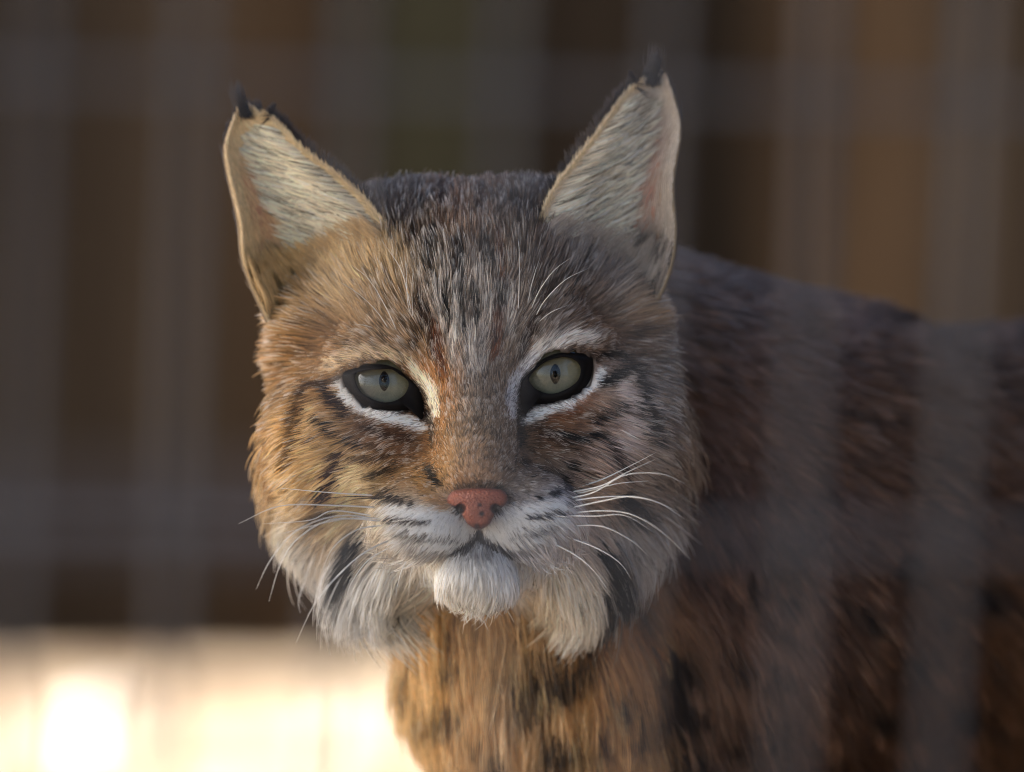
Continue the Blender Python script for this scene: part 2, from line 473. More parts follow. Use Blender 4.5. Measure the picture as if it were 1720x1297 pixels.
# ---- fur colour, painted on the animal in the plane of its face
CX0, CY0, CELL, CW, CHh = -200, -60, 2.0, 1200, 760
class Coat:
    def __init__(s, pts, sig):
        sx = np.arange(0, CW, 8) * CELL + CX0; sy = np.arange(0, CHh, 8) * CELL + CY0
        X, Y = np.meshgrid(sx, sy)
        W = np.zeros(X.shape); C = np.zeros(X.shape + (4,))
        for p in pts:
            (x, y), c, g = p[0], lin(p[1]), p[2] if len(p) > 2 else 0.35
            w = np.exp(-((X - x) ** 2 + (Y - y) ** 2) / (2 * sig * sig)) + 1e-9 / (1 + (X - x) ** 2 + (Y - y) ** 2)
            W += w; C += w[..., None] * np.array([*c, g])
        C /= W[..., None]
        # upscale
        iy = np.clip(np.arange(CHh) / 8, 0, C.shape[0] - 1.001); ix = np.clip(np.arange(CW) / 8, 0, C.shape[1] - 1.001)
        y0 = iy.astype(int); x0 = ix.astype(int); fy = (iy - y0)[:, None, None]; fx = (ix - x0)[None, :, None]
        s.A = (C[y0][:, x0] * (1 - fy) * (1 - fx) + C[y0 + 1][:, x0] * fy * (1 - fx) + C[y0][:, x0 + 1] * (1 - fy) * fx + C[y0 + 1][:, x0 + 1] * fy * fx)
        s.A = s.A.astype(np.float32)
    def stroke(s, pts, w, c, a=1.0, soft=0.5, g=None):
        p = np.asarray(pts, float)
        if len(p) == 1: p = np.vstack([p, p + 0.1])
        w2 = np.broadcast_to(np.asarray(w, float), (len(p),))
        m = w2.max() * 2.2 + 4
        x0 = max(int((p[:, 0].min() - m - CX0) / CELL), 0); x1 = min(int((p[:, 0].max() + m - CX0) / CELL) + 1, CW)
        y0 = max(int((p[:, 1].min() - m - CY0) / CELL), 0); y1 = min(int((p[:, 1].max() + m - CY0) / CELL) + 1, CHh)
        X, Y = np.meshgrid(np.arange(x0, x1) * CELL + CX0, np.arange(y0, y1) * CELL + CY0)
        al = np.zeros(X.shape)
        for i in range(len(p) - 1):
            e = p[i + 1] - p[i]; t = np.clip(((X - p[i, 0]) * e[0] + (Y - p[i, 1]) * e[1]) / (e @ e), 0, 1)
            d = np.hypot(X - p[i, 0] - e[0] * t, Y - p[i, 1] - e[1] * t)
            ww = w2[i] + (w2[i + 1] - w2[i]) * t
            q = np.clip((ww * (1 + soft) - d) / (ww * 2 * soft), 0, 1)
            al = np.maximum(al, q * q * (3 - 2 * q))
        al = (al * a)[..., None]
        R = s.A[y0:y1, x0:x1]
        R[..., :3] = R[..., :3] * (1 - al) + lin(c) * al
        if g is not None: R[..., 3:] = R[..., 3:] * (1 - al) + g * al
    def get(s, px, py):
        i = np.clip((py - CY0) / CELL, 0, CHh - 1.01); j = np.clip((px - CX0) / CELL, 0, CW - 1.01)
        return s.A[i.astype(int), j.astype(int)]

head = Coat([  # left tones warmer, right greyer: side light is mixed into the coat
    ((780, 310), (126, 98, 78), .5), ((770, 370), (138, 112, 92), .6), ((690, 370), (106, 90, 76), .5), ((880, 365), (106, 90, 78), .5), ((640, 320), (100, 88, 80)), ((930, 310), (98, 86, 78)),
    ((730, 430), (140, 122, 104), .8), ((830, 430), (140, 118, 98), .8), ((780, 450), (158, 143, 132), .9), ((740, 510), (165, 150, 138), 1.), ((820, 510), (165, 150, 140), 1.), ((780, 560), (160, 146, 136), 1.),
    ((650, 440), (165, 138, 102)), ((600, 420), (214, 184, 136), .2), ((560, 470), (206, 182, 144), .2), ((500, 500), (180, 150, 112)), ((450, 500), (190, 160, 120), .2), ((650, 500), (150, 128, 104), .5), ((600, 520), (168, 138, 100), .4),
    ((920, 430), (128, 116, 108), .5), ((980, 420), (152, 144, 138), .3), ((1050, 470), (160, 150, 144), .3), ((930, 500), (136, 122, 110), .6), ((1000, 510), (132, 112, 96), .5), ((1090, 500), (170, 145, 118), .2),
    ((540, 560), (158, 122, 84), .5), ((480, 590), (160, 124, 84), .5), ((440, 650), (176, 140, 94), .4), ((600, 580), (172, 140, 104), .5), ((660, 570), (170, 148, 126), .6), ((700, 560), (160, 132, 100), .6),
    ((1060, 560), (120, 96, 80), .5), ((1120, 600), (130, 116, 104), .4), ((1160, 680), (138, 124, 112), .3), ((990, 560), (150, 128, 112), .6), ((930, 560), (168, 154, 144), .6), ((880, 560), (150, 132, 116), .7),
    ((740, 620), (176, 122, 66), .5), ((735, 670), (168, 116, 62), .4), ((800, 620), (160, 146, 132), .7), ((800, 670), (168, 150, 132), .6), ((850, 620), (140, 116, 94), .6), ((856, 670), (140, 118, 100), .5),
    ((800, 720), (178, 154, 126), .5), ((800, 770), (184, 152, 122), .45), ((800, 810), (190, 156, 128), .35), ((745, 730), (160, 120, 72), .4), ((740, 790), (168, 126, 74), .3), ((860, 730), (134, 116, 100), .4), ((868, 790), (130, 112, 98), .35),
    ((650, 720), (136, 106, 84), .4), ((600, 730), (140, 110, 86), .4), ((690, 750), (128, 98, 76), .4), ((690, 800), (142, 108, 70), .3), ((720, 830), (176, 138, 84), .2), ((650, 800), (150, 122, 90), .3),
    ((960, 710), (138, 104, 78), .4), ((1010, 700), (146, 118, 100), .4), ((920, 740), (124, 98, 80), .4), ((910, 800), (118, 102, 90), .3), ((880, 825), (150, 138, 128), .2), ((960, 770), (140, 124, 114), .3),
    ((540, 680), (188, 150, 104), .4), ((500, 740), (196, 158, 106), .35), ((440, 740), (194, 156, 104), .35), ((430, 800), (200, 166, 116), .3), ((540, 760), (206, 172, 120), .3), ((590, 800), (214, 188, 142), .15), ((520, 830), (206, 174, 124), .25), ((600, 850), (212, 192, 156), .15), ((470, 870), (204, 178, 138), .2),
    ((1050, 660), (176, 158, 146), .4), ((1030, 740), (204, 180, 168), .25), ((1000, 790), (198, 172, 156), .2), ((1090, 760), (168, 150, 138), .3), ((1140, 780), (146, 130, 118), .3), ((1100, 850), (170, 152, 140), .25), ((1010, 850), (196, 172, 154), .2), ((1170, 850), (150, 138, 128), .25),
    ((480, 930), (222, 218, 212), .15), ((520, 1000), (224, 222, 220), .15), ((620, 920), (206, 196, 184), .15), ((620, 1000), (218, 215, 210), .15), ((680, 1030), (208, 198, 182), .15), ((590, 1050), (222, 220, 216), .15), ((560, 900), (190, 168, 140), .2),
    ((980, 910), (208, 192, 180), .15), ((940, 980), (228, 220, 210), .15), ((980, 1040), (226, 216, 204), .15), ((1080, 920), (194, 186, 182), .2), ((1090, 1000), (228, 226, 230), .15), ((1140, 930), (210, 208, 210), .15), ((890, 1030), (216, 202, 182), .15),
    ((700, 860), (240, 232, 220), .05), ((740, 875), (246, 243, 240), .05), ((770, 900), (236, 234, 234), .05), ((870, 880), (234, 233, 238), .05), ((840, 905), (236, 234, 236), .05), ((920, 855), (222, 220, 226), .05), ((650, 880), (222, 208, 188), .05), ((950, 870), (220, 218, 226), .05),
    ((680, 920), (214, 208, 202), .05), ((920, 910), (206, 204, 212), .05), ((797, 960), (238, 237, 236), .03), ((740, 960), (236, 230, 222), .03), ((860, 960), (224, 224, 232), .03), ((797, 1010), (232, 228, 220), .03),
    ((745, 1060), (190, 150, 98), .2), ((830, 1060), (180, 142, 96), .2),
], 26.0)
DK = (24, 19, 17); BR = (62, 40, 25); RU = (122, 70, 28); WH = (246, 240, 234)
# brow and lids
head.stroke([(548, 612), (590, 590), (640, 588), (690, 604)], [10, 12, 12, 8], (232, 208, 176), .75)
head.stroke([(880, 608), (915, 578), (960, 562), (1000, 566)], [8, 12, 13, 9], (230, 222, 216), .8)
head.stroke([(560, 632), (598, 607), (640, 603), (676, 616)], [6, 5, 5, 3], BR, .6)
head.stroke([(902, 604), (935, 586), (975, 584), (1006, 600)], [3, 5, 6, 8], BR, .75)
head.stroke([(688, 612), (706, 634), (722, 652), (730, 690), (720, 705)], [5, 11, 12, 8, 4], (250, 232, 204), .95)
head.stroke([(900, 596), (880, 618), (864, 640), (858, 672), (862, 700)], [6, 8, 11, 10, 5], (232, 228, 232), .9)
head.stroke([(563, 640), (574, 664), (598, 684), (640, 699), (680, 704), (704, 716)], [9, 11, 10, 8, 9, 8], WH, 1.)
head.stroke([(884, 704), (908, 692), (945, 684), (978, 668), (1004, 640), (1016, 622)], [9, 10, 10, 10, 10, 7], WH, 1.)
head.stroke([(718, 694), (723, 722), (722, 742)], [6, 6, 4], DK, .85)
head.stroke([(872, 690), (878, 716), (880, 745)], [8, 9, 7], DK, .85)
# forehead
for p, w, a in [([(735, 474), (738, 545)], [6, 7], .75), ([(764, 468), (766, 560)], [6, 8], .75), ([(790, 545), (790, 615)], [8, 8], .6), ([(819, 474), (822, 545)], [6, 8], .75), ([(704, 500), (708, 545)], [5, 6], .5), ([(858, 492), (856, 560)], [7, 8], .65),
                ([(752, 560), (760, 610)], [6, 7], .5), ([(812, 560), (808, 620)], [7, 7], .5), ([(745, 440), (750, 465)], [7, 6], .5), ([(800, 440), (806, 470)], [7, 6], .5)]:
    head.stroke(p, w, (232, 222, 214), a, .8, 1.)
for p, w, c in [([(728, 376), (722, 410), (716, 440)], [5, 9, 8], DK), ([(812, 392), (816, 420), (828, 444)], [5, 10, 9], DK),
                ([(697, 488), (712, 522), (722, 556), (728, 600)], [6, 9, 8, 6], BR), ([(746, 482), (750, 510), (753, 540)], [5, 8, 5], DK),
                ([(772, 395), (774, 470), (780, 560)], [5, 4, 4], DK), ([(790, 478), (803, 512), (797, 536)], [5, 8, 5], DK),
                ([(842, 478), (840, 514)], [8, 9], DK), ([(834, 524), (834, 556), (830, 598)], [9, 9, 6], RU), ([(730, 540), (736, 590), (742, 630)], [6, 9, 8], RU),
                ([(874, 598), (888, 552), (902, 530)], [7, 8, 5], BR), ([(706, 530), (696, 560), (690, 580)], [4, 6, 5], BR), ([(760, 460), (766, 430), (764, 400)], [5, 5, 4], BR), ([(845, 460), (838, 420), (836, 390)], [5, 6, 6], RU),
                ([(664, 372), (688, 344), (720, 330)], [13, 14, 8], (70, 60, 54)), ([(900, 366), (878, 346), (850, 330)], [13, 14, 8], (70, 60, 54)), ([(690, 410), (700, 390)], [7, 7], BR), ([(740, 340), (745, 310)], [8, 8], BR), ([(800, 350), (805, 315)], [8, 8], BR)]:
    head.stroke(p, np.array(w) * 1.1, c, .95)
# cheek and eye stripes
for p, w, c, a in [([(1042, 636), (1062, 680), (1060, 730), (1038, 772)], [9, 13, 14, 14], (232, 216, 212), .75), ([(1000, 800), (1012, 860), (1000, 900)], [14, 18, 14], (220, 200, 188), .6), ([(1090, 640), (1106, 700), (1112, 780)], [7, 9, 9], (196, 184, 176), .5),
                   ([(524, 680), (516, 735), (528, 790)], [10, 13, 13], (234, 202, 154), .7), ([(592, 796), (578, 850), (560, 890)], [16, 20, 14], (238, 218, 182), .7), ([(460, 700), (456, 770)], [9, 10], (218, 180, 126), .5), ([(548, 690), (560, 715)], [6, 6], (220, 190, 150), .5), ([(470, 880), (486, 950)], [14, 16], (232, 226, 214), .6)]:
    head.stroke(p, w, c, a, .8, .1)
for p, w, c, a in [([(536, 648), (552, 672), (576, 696)], [6, 8, 6], BR, .85), ([(515, 642), (500, 665), (491, 706), (487, 775)], [6, 9, 9, 8], BR, .7), ([(570, 634), (540, 640), (515, 644)], [6, 5, 5], BR, .7),
                   ([(528, 700), (566, 736), (604, 750)], [4, 5, 4], DK, .85), ([(588, 770), (620, 772), (652, 764)], [4, 5, 4], BR, .7), ([(521, 737)], [7], BR, .7), ([(610, 715), (650, 728), (690, 736)], [6, 9, 6], BR, .6),
                   ([(562, 765), (550, 808), (536, 842)], [9, 8, 6], BR, .85), ([(600, 745), (640, 755)], [6, 5], BR, .5), ([(620, 800), (656, 786)], [6, 5], DK, .7), ([(718, 784), (724, 800), (735, 814)], [6, 6, 4], DK, .85),
                   ([(590, 915), (578, 950), (562, 995)], [14, 22, 14], (26, 24, 28), .95), ([(540, 868), (528, 876)], [8, 7], DK, .7), ([(450, 690), (442, 760), (452, 830)], [8, 9, 8], (140, 100, 60), .5), ([(470, 620), (462, 680)], [7, 7], (124, 88, 54), .5),
                   ([(1012, 596), (1042, 594), (1070, 612), (1082, 646), (1090, 688), (1102, 742)], [5, 6, 8, 9, 9, 8], DK, .8), ([(1022, 642), (1050, 622)], [8, 9], DK, .85), ([(940, 727), (978, 737), (1016, 726)], [5, 6, 5], DK, .85), ([(1000, 708), (1050, 680)], [6, 6], DK, .8),
                   ([(1024, 742), (1040, 776), (1050, 796)], [9, 10, 8], BR, .9), ([(1065, 694)], [7], BR, .8), ([(963, 782)], [9], DK, .8), ([(994, 792)], [7], BR, .8), ([(884, 775)], [8], DK, .7), ([(920, 700), (960, 690), (1000, 664)], [6, 8, 6], RU, .6), ([(900, 715), (950, 745), (980, 762)], [7, 9, 6], BR, .5),
                   ([(1056, 836), (1074, 868)], [16, 18], DK, .8), ([(1020, 930), (1046, 985), (1030, 1050)], [16, 26, 18], (28, 24, 24), .95), ([(1120, 690), (1130, 760)], [9, 9], (104, 88, 78), .5)]:
    head.stroke(p, np.array(w) * 1.1, c, min(1, a * 1.2))
# muzzle rows and lips
for p, w in [([(648, 858), (690, 862), (735, 872), (775, 893)], [10, 13, 16, 13]), ([(655, 888), (700, 892), (745, 898)], [8, 10, 10]), ([(662, 912), (700, 922), (750, 920), (785, 906)], [7, 9, 9, 8]),
             ([(950, 850), (910, 852), (870, 868), (828, 893)], [10, 13, 16, 13]), ([(945, 876), (900, 884), (855, 894)], [8, 10, 9]), ([(938, 896), (900, 912), (855, 918), (822, 906)], [6, 9, 9, 8])]:
    head.stroke(p, w, (248, 246, 246), .85, .8, .02)
for p, w, a in [([(640, 830), (652, 838)], [9, 8], .95), ([(664, 838), (674, 841)], [6, 6], .95), ([(690, 845)], [6], .95), ([(650, 872), (680, 876), (716, 877)], [5, 5.5, 3], .95), ([(664, 897), (700, 904), (770, 907)], [4, 4, 2], .75),
                ([(905, 834)], [7], .95), ([(925, 829), (938, 824)], [6, 7], .95), ([(948, 806), (954, 822)], [8, 8], .9), ([(886, 870), (920, 866), (952, 858)], [4, 5.5, 5], .9), ([(856, 902), (900, 896), (934, 884)], [2, 4, 4], .75), ([(950, 845), (958, 838)], [3, 4], .8)]:
    head.stroke(p, w, (30, 28, 32), a, .6, .02)
head.stroke(MOUTH, [2, 5, 6, 7, 7, 7, 8, 7, 7, 7, 5, 2], (40, 38, 40), .62, .8, .02)
head.stroke(MOUTH[4:9], [5, 8, 11, 8, 5], (22, 20, 22), .95, .7, .02)
head.stroke([(803, 888), (803, 906)], [5, 6], (40, 38, 38), .9, .6)
head.stroke([(785, 930), (803, 936), (825, 932)], [7, 10, 7], (90, 88, 90), .5, .8)
head.stroke([(756, 834), (768, 816), (803, 811), (842, 816), (856, 838)], [6, 5, 5, 5, 7], (66, 58, 54), .75, .7)
head.stroke([(770, 856), (782, 858)], [8, 8], (26, 18, 16), 1., .4)  # darkness of the nostril hollows painted on the skin behind
head.stroke([(824, 858), (836, 856)], [8, 8], (26, 18, 16), 1., .4)
head.stroke([(700, 800), (716, 830), (745, 848)], [8, 10, 10], (186, 140, 76), .5, .8)
for e in EYES:
    o = np.vstack([e['outer_s'], e['outer_s'][:1]])
    head.stroke(o, [4.5] * len(o), (26, 22, 22), .85, .6, .0)

body = Coat([  # brown coat, with the dimmer light on the right mixed in
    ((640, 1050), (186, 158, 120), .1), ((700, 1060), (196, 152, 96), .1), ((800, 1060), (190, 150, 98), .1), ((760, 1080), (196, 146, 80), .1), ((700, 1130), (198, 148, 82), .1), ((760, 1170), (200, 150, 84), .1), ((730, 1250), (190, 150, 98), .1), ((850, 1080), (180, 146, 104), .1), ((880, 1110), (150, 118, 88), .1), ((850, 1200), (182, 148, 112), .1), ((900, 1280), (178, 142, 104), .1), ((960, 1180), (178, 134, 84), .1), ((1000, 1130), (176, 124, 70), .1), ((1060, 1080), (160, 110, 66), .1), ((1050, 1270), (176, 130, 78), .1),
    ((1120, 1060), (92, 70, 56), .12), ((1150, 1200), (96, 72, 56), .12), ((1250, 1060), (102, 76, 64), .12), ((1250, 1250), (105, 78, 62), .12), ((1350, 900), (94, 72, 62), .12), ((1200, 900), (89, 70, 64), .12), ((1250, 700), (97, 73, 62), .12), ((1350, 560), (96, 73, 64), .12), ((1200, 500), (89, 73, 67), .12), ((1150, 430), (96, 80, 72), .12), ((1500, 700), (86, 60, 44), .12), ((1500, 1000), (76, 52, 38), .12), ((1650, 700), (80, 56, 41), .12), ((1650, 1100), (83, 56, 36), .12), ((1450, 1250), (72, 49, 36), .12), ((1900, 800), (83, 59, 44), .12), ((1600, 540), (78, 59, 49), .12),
], 55.0)
for p, w in [([(745, 1112)], [12]), ([(690, 1090)], [10]), ([(850, 1125), (880, 1140), (925, 1130)], [12, 16, 14]), ([(700, 1198), (732, 1200), (762, 1192)], [10, 12, 9]), ([(868, 1192), (905, 1178), (940, 1150), (1010, 1085)], [11, 12, 14, 12]),
             ([(920, 1262), (955, 1256), (968, 1240)], [14, 17, 10]), ([(1005, 1264), (1016, 1240)], [11, 8]), ([(1046, 1178)], [15]), ([(1070, 1234)], [11]), ([(1130, 1112), (1140, 1130)], [24, 24]), ([(1142, 1200)], [28]), ([(1160, 1285)], [24]), ([(830, 1290)], [16]), ([(672, 1145)], [9]), ([(1080, 1040)], [14]),
             ([(1235, 1110)], [15]), ([(1310, 1130)], [12]), ([(1225, 1250)], [16]), ([(1300, 1240)], [15]), ([(1260, 985)], [13]), ([(1320, 1000)], [12]), ([(1460, 1040)], [16]), ([(1520, 950)], [18]), ([(1540, 1120)], [20]), ([(1480, 1200)], [16]), ([(1660, 1000)], [18]), ([(1620, 1200)], [18])]:
    body.stroke(p, np.array(w) * 1.45, (24, 19, 17), .95, .6)
r2 = np.random.default_rng(3)
for k in range(230):
    x, y = r2.uniform(1120, 2150), r2.uniform(430, 1440)
    w = r2.uniform(8, 19)
    body.stroke([(x, y), (x + r2.uniform(-8, 24), y + r2.uniform(8, 34))], [w, w * .7], (52, 38, 30) if k % 3 else (62, 40, 28), r2.uniform(.35, .75), .8)

for k in range(420):
    x, y = r2.uniform(1120, 2100), r2.uniform(430, 1440); w = r2.uniform(5, 12)
    body.stroke([(x, y), (x + r2.uniform(-4, 16), y + r2.uniform(6, 26))], [w, w * .6], (160, 122, 98), r2.uniform(.15, .42), .8)
for k in range(110):
    x, y = r2.uniform(650, 1120), r2.uniform(1040, 1310); w = r2.uniform(4, 9)
    body.stroke([(x, y), (x + r2.uniform(-6, 6), y + r2.uniform(8, 26))], [w, w * .6], [(60, 38, 22), (222, 186, 132), (140, 88, 40)][k % 3], r2.uniform(.3, .7), .8)

# ---- skin mesh with the coat's tone, ears joined into it
GAIN = 1.12
def grad(f, P, h=2.0):
    g = np.empty_like(P)
    for a in range(3):
        o = np.zeros(3); o[a] = h
        g[:, a] = f(P + o) - f(P - o)
    return norm(g)
def region(P):                                       # 1 on the trunk, 0 on the head
    return 1 / (1 + np.exp(-np.clip((sd_head(P) - sd_body(P) - 12) / 8.0, -30, 30)))

# ears: cupped sheets between an inner edge, a tip and an outer edge
def bez(pts, t):
    p = np.asarray(pts, float); s = np.linspace(0, 1, len(p))
    return np.stack([np.interp(t, s, p[:, k]) for k in range(p.shape[1])], -1)
def crspline(pts, n):
    p = np.asarray(pts, float); p = np.vstack([2 * p[0] - p[1], p, 2 * p[-1] - p[-2]])
    m = len(p) - 3; t = np.linspace(0, m - 1e-6, n); i = t.astype(int); f = (t - i)[:, None]
    p0, p1, p2, p3 = p[i], p[i + 1], p[i + 2], p[i + 3]
    return 0.5 * (2 * p1 + (p2 - p0) * f + (2 * p0 - 5 * p1 + 4 * p2 - p3) * f * f + (3 * p1 - p0 - 3 * p2 + p3) * f ** 3)
EARS = [dict(sgn=-1,
             inn=[(672, 428, 72), (650, 385, 92), (614, 335, 122), (560, 288, 150), (500, 242, 178), (468, 210, 205), (449, 201, 210)],
             out=[(452, 540, 150), (424, 480, 145), (408, 430, 142), (402, 370, 155), (386, 300, 180), (379, 254, 192), (386, 220, 205)],
             tuft=[(414, 196, 209), (404, 168, 214), (393, 138, 222)]),
        dict(sgn=1,
             inn=[(882, 425, 72), (900, 385, 92), (926, 322, 122), (972, 262, 150), (1016, 206, 178), (1050, 162, 206), (1071, 149, 212)],
             out=[(1096, 520, 150), (1124, 450, 145), (1132, 390, 142), (1128, 310, 155), (1139, 232, 184), (1137, 194, 196), (1129, 163, 206)],
             tuft=[(1096, 142, 211), (1098, 112, 214), (1104, 74, 220)])]
EV, EU = 40, 22
def ear_grid(e):
    a = crspline(e['inn'], EV); o = crspline(e['out'], EV)
    G = np.empty((EV, EU, 3))
    for j in range(EV):
        v = j / (EV - 1)
        A = U(*a[j]); O = U(*o[j])
        t = np.linspace(0, 1, EU)
        w = np.linalg.norm(O - A)
        sag = 0.56 * w * (4 * t ** 1.5 * (1 - t)) * (1 - 0.35 * v)        # hollow, deepest towards the outer side
        G[j] = A + (O - A) * t[:, None]
        G[j, :, 1] += sag
        G[j, :, 2] += (21 * np.sin(math.pi * t) ** .7) * np.clip((v - 0.86) / 0.14, 0, 1) ** 2
    return G
allV = [V]; allQ = [Q]; off = len(V); ear_data = []
for e in EARS:
    G = ear_grid(e)
    du = np.gradient(G, axis=1); dv = np.gradient(G, axis=0)
    N = norm(np.cross(du, dv)); 
    if N[EV // 2, EU // 2, 1] > 0: N = -N                # front side looks at the lens
    th = 7.0 * np.ones((EV, EU, 1))
    Bk = G - N * th
    e['G'], e['N'] = G, N
    vv = np.concatenate([G.reshape(-1, 3), Bk.reshape(-1, 3)]); M = EV * EU; q = []
    for j in range(EV - 1):
        for i in range(EU - 1):
            a = j * EU + i
            q.append((a, a + 1, a + EU + 1, a + EU)); q.append((M + a, M + a + EU, M + a + EU + 1, M + a + 1))
    rim = [j * EU for j in range(EV)] + [(EV - 1) * EU + i for i in range(1, EU)] + [j * EU + EU - 1 for j in range(EV - 2, -1, -1)]
    for a, b2 in zip(rim[:-1], rim[1:]): q.append((a, b2, M + b2, M + a))
    q = np.array(q)
    if e['sgn'] > 0: q = q[:, ::-1]
    allV.append(vv); allQ.append(q + off); off += len(vv)
VV = np.concatenate(allV); QQ = np.concatenate(allQ)

m_skin, n, b = new_mat('skin_under_fur')
at = n.nodes.new('ShaderNodeAttribute'); at.attribute_name = 'coat'
n.links.new(at.outputs['Color'], b.inputs['Base Color']); b.inputs['Roughness'].default_value = 0.85
cat = mesh_obj('bobcat', VV * S, QQ, m_skin)
cat.matrix_world = MF
tag(cat, 'brown spotted bobcat with tufted ears and white ruff, staring out', 'bobcat')
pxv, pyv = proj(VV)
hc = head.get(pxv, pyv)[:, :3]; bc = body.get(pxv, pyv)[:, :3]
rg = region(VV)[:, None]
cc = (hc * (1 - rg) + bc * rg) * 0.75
i0 = len(V)
for e in EARS:
    M = EV * EU
    pink = lin((186, 128, 106)); dark = lin((60, 50, 46)); uu = np.tile(np.linspace(0, 1, EU), EV); ww = np.clip((np.abs(uu - .72) - .1) / .12, 0, 1)[:, None]
    cc[i0:i0 + M] = pink * (1 - ww) + lin((190, 165, 128)) * ww; cc[i0 + M:i0 + 2 * M] = dark; i0 += 2 * M
ca = cat.data.color_attributes.new('coat', 'FLOAT_COLOR', 'POINT')
ca.data.foreach_set('color', np.concatenate([cc, np.ones((len(cc), 1))], 1).astype(np.float32).ravel())

# ---- fur strands
m_fur = bpy.data.materials.new('fur_strand'); m_fur.use_nodes = True
n = m_fur.node_tree; n.nodes.clear()
out = n.nodes.new('ShaderNodeOutputMaterial')
at = n.nodes.new('ShaderNodeAttribute'); at.attribute_name = 'coat'
hb = n.nodes.new('ShaderNodeBsdfHairPrincipled'); hb.parametrization = 'COLOR'
hb.inputs['Roughness'].default_value = 0.42; hb.inputs['Radial Roughness'].default_value = 0.65
hb.inputs['Coat'].default_value = 0.0
n.links.new(at.outputs['Color'], hb.inputs['Color'])
df = n.nodes.new('ShaderNodeBsdfDiffuse'); n.links.new(at.outputs['Color'], df.inputs['Color'])
ms = n.nodes.new('ShaderNodeMixShader'); ms.inputs[0].default_value = 0.5
n.links.new(df.outputs[0], ms.inputs[1]); n.links.new(hb.outputs[0], ms.inputs[2])
n.links.new(ms.outputs[0], out.inputs['Surface'])

def strands(name, P, C, R, parent=cat):
    """P (N,K,3) face units, C (N,K,3) linear colour, R (N,K) radius in units"""
    N, K = P.shape[:2]
    h = bpy.data.hair_curves.new(name)
    h.add_curves([K] * N)
    h.attributes['position'].data.foreach_set('vector', (P * S).astype(np.float32).ravel())
    ra = h.attributes.get('radius') or h.attributes.new('radius', 'FLOAT', 'POINT')
    ra.data.foreach_set('value', (R * S).astype(np.float32).ravel())
    c = h.attributes.new('coat', 'FLOAT_COLOR', 'POINT')
    c.data.foreach_set('color', np.concatenate([C, np.ones((N, K, 1))], -1).astype(np.float32).ravel())
    h.materials.append(m_fur)
    o = bpy.data.objects.new(name, h); col.objects.link(o); o.parent = parent
    o['kind'] = 'stuff'
    return o

def clump(P, cell, amt, seed, ret=False):
    r = np.random.default_rng(seed)
    mid = P[:, 0] + (vnoise(P[:, 0] / (cell * 0.9) + 7)[:, None] - .5) * cell * .9
    key = np.floor(mid / cell).astype(np.int64)
    kk = ((key[:, 0] + 4096) << 28) + ((key[:, 1] + 4096) << 14) + key[:, 2] + 4096
    _, inv = np.unique(kk, return_inverse=True)
    cnt = np.bincount(inv).astype(float)
    K = P.shape[1]
    am = amt * (0.4 + 0.9 * r.random(cnt.size))[inv][:, None]
    for k in range(1, K):
        t = k / (K - 1)
        m = np.stack([np.bincount(inv, P[:, k, a]) / cnt for a in range(3)], 1)[inv]
        P[:, k] += (m - P[:, k]) * am * t ** 1.4
    return (P, inv) if ret else P

# growth: (px, py, angle on the face [0 right, 90 up], length, lift, backward)
GUIDE_L = [(762, 800, 112, 12, .5, .0), (730, 790, 185, 16, .4, .2), (745, 740, 125, 16, .45, .1), (728, 690, 150, 18, .35, .1), (735, 640, 105, 26, .35, .0), (742, 570, 97, 36, .35, .0),
           (735, 500, 95, 44, .4, .2), (730, 420, 92, 48, .4, .5), (725, 350, 90, 46, .4, 1.), (690, 600, 125, 28, .3, .1), (640, 596, 150, 30, .3, .2), (590, 604, 170, 32, .3, .3), (560, 642, 190, 32, .3, .4),
           (655, 540, 118, 42, .35, .3), (600, 510, 130, 55, .35, .5), (600, 430, 122, 85, .5, .5), (545, 455, 130, 80, .5, .5), (650, 430, 110, 65, .45, .4), (520, 550, 170, 65, .35, .6), (470, 600, 190, 85, .4, .7), (430, 680, 200, 80, .45, .6), (440, 760, 216, 95, .5, .5), (460, 830, 232, 125, .45, .4),
           (500, 890, 246, 165, .4, .25), (550, 940, 254, 168, .4, .1), (600, 960, 260, 162, .4, .05), (660, 960, 262, 160, .4, .0), (705, 975, 264, 145, .35, .0), (740, 1010, 267, 120, .3, .0),
           (575, 662, 205, 18, .2, .2), (640, 700, 205, 16, .2, .1), (700, 712, 230, 14, .25, .0), (540, 690, 200, 48, .35, .4), (580, 720, 203, 42, .3, .3), (640, 740, 200, 34, .3, .2), (690, 755, 205, 26, .3, .2), (560, 770, 208, 75, .4, .4), (600, 800, 206, 60, .4, .3), (520, 800, 218, 85, .45, .4),
           (560, 850, 232, 110, .45, .3), (610, 870, 242, 90, .4, .2), (650, 800, 200, 34, .3, .2), (690, 825, 200, 14, .35, .1), (650, 850, 195, 18, .35, .2), (720, 870, 212, 14, .4, .0), (760, 890, 240, 13, .45, .0), (680, 900, 215, 17, .4, .1), (640, 910, 235, 70, .4, .2),
           (745, 950, 250, 34, .3, .0), (760, 985, 262, 44, .3, .1), (700, 940, 245, 50, .35, .1)]
GUIDE_M = [(802, 806, 90, 11, .55, .0), (802, 760, 90, 14, .55, .0), (801, 710, 90, 16, .55, .0), (800, 685, 90, 18, .5, .0), (796, 640, 90, 24, .45, .0), (788, 560, 90, 36, .4, .0), (780, 480, 90, 46, .4, .15), (778, 400, 90, 50, .4, .5), (778, 330, 90, 48, .4, 1.), (803, 900, 270, 16, .4, .0), (800, 950, 270, 32, .3, .0), (798, 990, 270, 46, .3, .1), (798, 1020, 270, 70, .3, .0)]
GUIDE_H = list(GUIDE_M)
